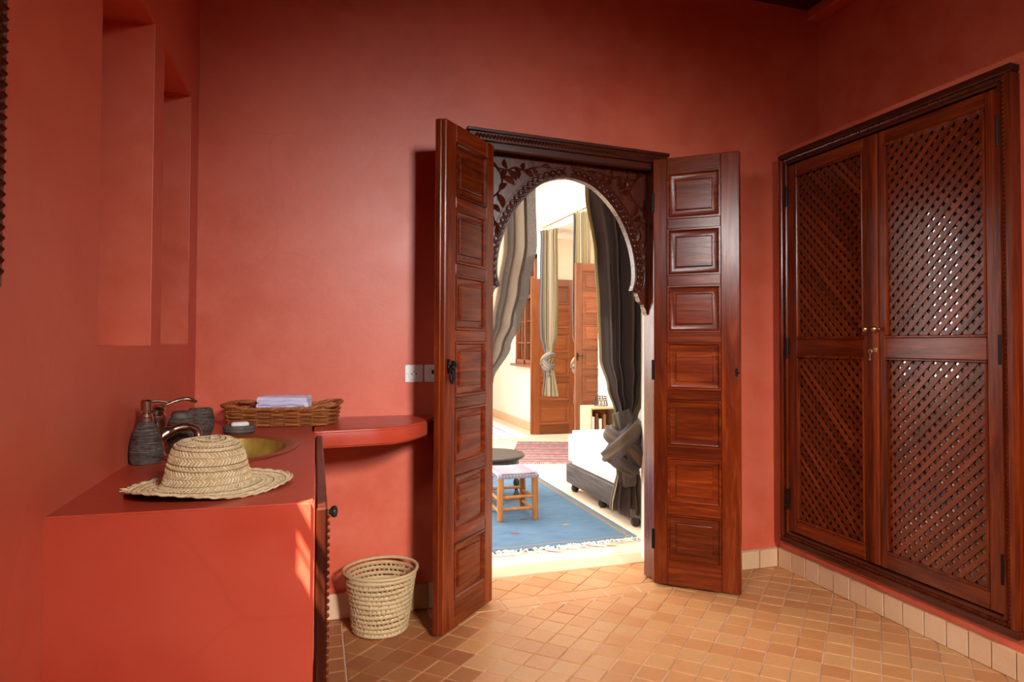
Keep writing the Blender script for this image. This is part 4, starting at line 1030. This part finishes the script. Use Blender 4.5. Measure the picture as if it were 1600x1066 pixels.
# gold curtains on the far rod
def gold(label, loc, knotted, w0):
    g_ = thing('curtain', label, 'curtain', loc, rad(-62))
    def pg(z):
        w = interp([(1.06, .11), (1.14, .16), (1.3, .27), (1.6, .30), (2.2, .28), (2.55, .255), (2.62, .27)], z)*w0; return (0, 0, w, interp([(1.05, .5), (1.3, 1), (2.6, .8)], z))
    solidify(pleated(pg, 2.635, 1.06, 5, int(loc[1]*10), 50, 140, .035).build('drape', M['curtain_gold'], g_, 180), .004)
    knot(g_, (0, 0, .985), None, M['curtain_gold'], 1.7, .75)
    def pt(z): return (0, 0, .15+.12*(.92-z)/.36, .9)
    solidify(pleated(pt, .93, .55, 4, 21, 20, 90, .03, .4).build('tail', M['curtain_gold'], g_, 180), .004)
    for k in range(5): MB().tube([(-.10+.05*k+.026*math.cos(q), .01*math.cos(q), 2.664+.028*math.sin(q)) for q in [i*PI/5 for i in range(10)]], .003, 5, True).build('curtain_ring', M['brass'], g_, 60)
gold('gold and grey striped curtain tied in a knot in front of the far door leaf', (2.755, 7.95, 0), True, 1.0)
gold('pale gold curtain hanging behind the tall door leaf near the dark curtain', (2.72, 6.80, 0), True, .9)
tag(MB().tube([(2.745, 8.12, 2.690), (2.735, 6.55, 2.665)], .009, 8).sphere((2.745, 8.14, 2.690), .02).sphere((2.735, 6.53, 2.665), .02).build('curtain_rod', M['brass'], None, 60), 'thin brass rod carrying the two gold curtains', 'curtain rod')

# ------------------------------------------------------------------ rugs
rug = thing('rug', 'blue flat-woven rug with gold dashed border and white fringe inside the doorway', 'rug', (0, 0, 0))
RX0, RX1, RY0, RY1 = -.30, 1.905, 3.775, 6.35
nseg = 24; mb = MB(); vs = []
for i in range(nseg+1):
    x = RX0+(RX1-RX0)*i/nseg; wv = .010*math.sin(x*4.1)+.03*(x-RX1)*-.0
    for (yy, zz) in ((RY0+wv, .002), (RY0+wv+.004, .009), (RY1, .009), (RY1, .002)): vs.append((x, yy, zz))
mb.add(vs, [(i*4+j, i*4+4+j, i*4+5+j, i*4+1+j) for i in range(nseg) for j in range(3)]+[(0, 1, 2, 3), tuple(nseg*4+j for j in (3, 2, 1, 0))])
mb.build('field', M['blue_rug'], rug, 30)
mb = MB()
for i in range(86):
    y_ = RY0+.06+i*.034
    if y_ < RY1-.05: mb.box(RX1-.066, RX1-.040+random.uniform(-.006, .006), y_, y_+.017, .009, .0105, 0); mb.box(RX1-.034, RX1-.026, y_+.012, y_+.026, .009, .0105, 0)
mb.box(RX0+.02, RX1-.02, RY0+.055, RY0+.063, .009, .0102, 0)
tag(mb.build('gold_border', M['gold_yarn'], rug, 0), 'gold dashed border', None, None, 'stuff')
def motif(x, y, s, mat):
    mb = MB(); mb.prism([(s*math.cos(PI*k/6)*(1 if k % 2 == 0 else .5)*1.6, s*math.sin(PI*k/6)*(1 if k % 2 == 0 else .5)) for k in range(12)], .0085, .0105); mb.build('motif', mat, rug, 0, (x, y, 0))
for (x, y, s, mt) in ((1.20, 4.10, .022, 'red_yarn'), (1.575, 4.20, .020, 'gold_yarn'), (1.45, 4.95, .022, 'gold_yarn'), (1.60, 5.30, .02, 'cream_yarn'), (1.35, 4.42, .02, 'red_yarn')): motif(x, y, s, M[mt])
mb = MB()
for i in range(150):
    x = .70+random.random()*1.2; y0 = RY0+.010*math.sin(x*4.1); L = random.uniform(.03, .07)*(1.3 if random.random() < .3 else 1); a = random.uniform(-1.0, 1.0)
    mb.tube([(x, y0+.004, .007), (x+.3*L*math.sin(a), y0-.4*L, random.uniform(.008, .022)), (x+.8*L*math.sin(a), y0-.8*L*math.cos(a), random.uniform(.004, .010)), (x+1.1*L*math.sin(a+.6), y0-L*math.cos(a*.8), .005)], [.004, .0056, .0046, .0025], 4)
tag(mb.build('fringe', M['fringe'], rug, 60), 'knotted white fringe', None, None, 'stuff')
kr = thing('rug', 'red and cream striped kilim on the floor beyond the round table', 'rug', (1.86, 6.55, 0), rad(-20))
MB().box(-.02, .62, 0, 1.5, .001, .010, .003).build('field', M['red_kilim'], kr, 30)
mb = MB()
for k in range(30): mb.tube([(-.01+k*.021, .002, .006), (-.01+k*.021+random.uniform(-.01, .01), -.05, .003)], .003, 4)
tag(mb.build('fringe', M['fringe'], kr, 60), None, None, None, 'stuff')
wr2 = thing('rug', 'pale blue and white striped rug under the salon window', 'rug', (2.20, 9.25, 0), 0)
MB().box(-.55, .42, -.95, 1.3, .001, .010, .003).build('field', M['white_kilim'], wr2, 30)
tag(MB().box(-.55, .42, -.975, -.95, .001, .007, .002).build('fringe', M['fringe'], wr2, 30), None, None, None, 'stuff')

# ------------------------------------------------------------------ daybed
db = thing('daybed', 'low daybed with dark wooden base and thick white mattress beyond the arch', 'daybed', (1.955, 4.0, 0))
DX, DY = .86, 1.21
MB().box(0, DX, 0, DY, .072, .225, .008).build('base', M['bedwood'], db, 30)
for (x, y) in ((.06, .06), (.06, DY*.5), (.06, DY-.05), (DX-.06, .06), (DX-.06, DY-.05)):
    mb = MB(); mb.lathe([(.018, 0), (.03, .012), (.034, .03), (.026, .05), (.03, .06), (.03, .074)], 14, T(x, y, 0)); mb.build('foot', M['blackwood'], db, 50)
bm = bmesh.new(); bmesh.ops.create_cube(bm, size=1)
for v in bm.verts: v.co = Vector((DX/2+v.co.x*(DX-.01), DY/2+v.co.y*(DY-.01), .36+v.co.z*.27))
bmesh.ops.bevel(bm, geom=bm.edges[:], offset=.035, segments=4, affect='EDGES')
mb = MB(); mb.bm(bm); mb.build('mattress', M['white_cloth'], db, 60)
cushion = MB(); bm = bmesh.new(); bmesh.ops.create_cube(bm, size=1); bmesh.ops.subdivide_edges(bm, edges=bm.edges[:], cuts=9, use_grid_fill=True)
for v in bm.verts:
    x, y, z = v.co*2; k = (1-x**4)*(1-y**4); v.co = Vector((x*.24, y*.24, z*(.015+.075*max(0, k)**.5)))
cushion.bm(bm); tag(cushion.build('cushion', M['grey_cloth'], None, 60, (2.60, 4.90, .735), (rad(80), 0, rad(-75))), 'grey scatter cushion leaning on the white daybed behind the knot', 'cushion')

# ------------------------------------------------------------------ crate shelf with wire basket
ct = thing('crate_shelf', 'small pale wooden crate shelf behind the daybed', 'shelf', (2.395, 5.56, 0))
for (x0, x1, z0, z1) in ((-.13, -.112, 0, .65), (.112, .13, 0, .65), (-.112, .112, .632, .65), (-.112, .112, .33, .345), (-.112, .112, .03, .045)): MB().box(x0, x1, -.12, .12, z0, z1, .002).build('board', M['cream_wood'] if 'cream_wood' in M else M['stoolwood'], ct, 30)
MB().box(-.112, .112, .108, .118, .045, .632, 0).build('back_panel', M['stoolwood'], ct, 0)
bk_ = []
for k, (x, h, c) in enumerate(((-.09, .22, 'white_cloth'), (-.055, .25, 'salonwoodZ'), (-.02, .20, 'white_cloth'), (.02, .24, 'stoolwood'))):
    b_ = tag(MB().box(-.013, .013, -.08, .08, 0, h, .003).build('book', M[c], None, 30, (2.395+x, 5.55, .346)), ['thin white book at the left end of the crate shelf', 'tall brown book next to the left white book in the crate', 'short white book in the middle of the crate shelf', 'tan book at the right of the crate shelf row'][k], 'book', 'books in the crate shelf')
mb = MB()
for k in range(5): mb.tube([(.060*math.cos(2*PI*i/20)*(1-.05*k), .060*math.sin(2*PI*i/20)*(1-.05*k), .006+.020*k) for i in range(20)], .003, 5, True)
for k in range(12): mb.tube([(.061*math.cos(2*PI*k/12), .061*math.sin(2*PI*k/12), .002), (.05*math.cos(2*PI*k/12+.5), .05*math.sin(2*PI*k/12+.5), .088)], .0025, 5)
tag(mb.build('wire_basket', M['wire'], None, 60, (2.41, 5.54, .652)), 'small dark wire basket on top of the crate shelf', 'basket')

# ------------------------------------------------------------------ stool
st = thing('stool', 'small rustic wooden stool with woven cord seat on the blue rug', 'stool', (1.305, 4.555, .0107), 0)
hw, hd = .122, .148
for (sx, sy) in ((-1, -1), (1, -1), (-1, 1), (1, 1)):
    mb = MB(); mb.tube([(sx*hw*1.02, sy*hd*1.02, 0), (sx*hw, sy*hd, .15), (sx*hw*.98, sy*hd*.98, .295)], [.020, .023, .022], 9); mb.build('leg', M['stoolwood'], st, 50)
for z, ys in ((.075, (-1, 1)), (.155, (-1, 1))):
    for sy in ys: MB().tube([(-hw, sy*hd, z), (0, sy*hd, z+.003), (hw, sy*hd, z)], .0105, 8).build('stretcher', M['stoolwood'], st, 50)
for z in (.055, .135):
    for sx in (-1, 1): MB().tube([(sx*hw, -hd, z), (sx*hw, 0, z+.003), (sx*hw, hd, z)], .0105, 8).build('stretcher', M['stoolwood'], st, 50)
mb = MB()
for i in range(26):
    q = -hw-.018+i*(2*hw+.036)/25
    mb.tube([(q, -hd-.018, .285), (q, -hd-.022, .300), (q, -hd*.9, .315), (q, 0, .309+.004*(i % 2)), (q, hd*.9, .315), (q, hd+.022, .300), (q, hd+.018, .285)], .0060, 5)
for i in range(30):
    q = -hd-.010+i*(2*hd+.02)/29
    mb.tube([(-hw-.020, q, .288), (-hw-.024, q, .302), (-hw*.9, q, .317-.004*(i % 2)), (0, q, .313-.003*(i % 2)), (hw*.9, q, .317-.004*(i % 2)), (hw+.024, q, .302), (hw+.020, q, .288)], .0055, 5)
tag(mb.build('woven_seat', M['seatcord'], st, 60), 'grey-white woven cord seat')

# ------------------------------------------------------------------ round table with bowl
tbx = thing('side_table', 'low dark round wooden table behind the stool', 'table', (1.27, 5.12, .0107))
mb = MB(); mb.lathe([(0, .315), (.28, .315), (.288, .320), (.288, .334), (.282, .340), (0, .340)], 48); mb.build('table_top', M['blackwood'], tbx, 40)
mb = MB(); mb.lathe([(.235, .24), (.245, .24), (.245, .315), (.235, .315)], 40, None, False); mb.lathe([(.245, .24), (.235, .24)], 40, None, False); mb.build('apron', M['blackwood'], tbx, 40)
for k in range(4):
    a = PI/4*(2*k)-.35; mb = MB(); mb.lathe([(.014, 0), (.02, .01), (.024, .03), (.014, .05), (.012, .07), (.022, .10), (.026, .12), (.016, .15), (.013, .17), (.022, .20), (.022, .25)], 12, T(.225*math.cos(a), .225*math.sin(a), 0)); mb.build('leg', M['blackwood'], tbx, 50)
mb = MB(); mb.lathe([(.03, 0), (.032, .006), (.07, .04), (.088, .062), (.084, .063), (.066, .042), (.02, .014), (0, .012)], 28); tag(mb.build('bowl', M['greenbowl'], None, 60, (1.17, 5.03, .3505)), 'olive green glazed bowl on the dark round table', 'bowl')
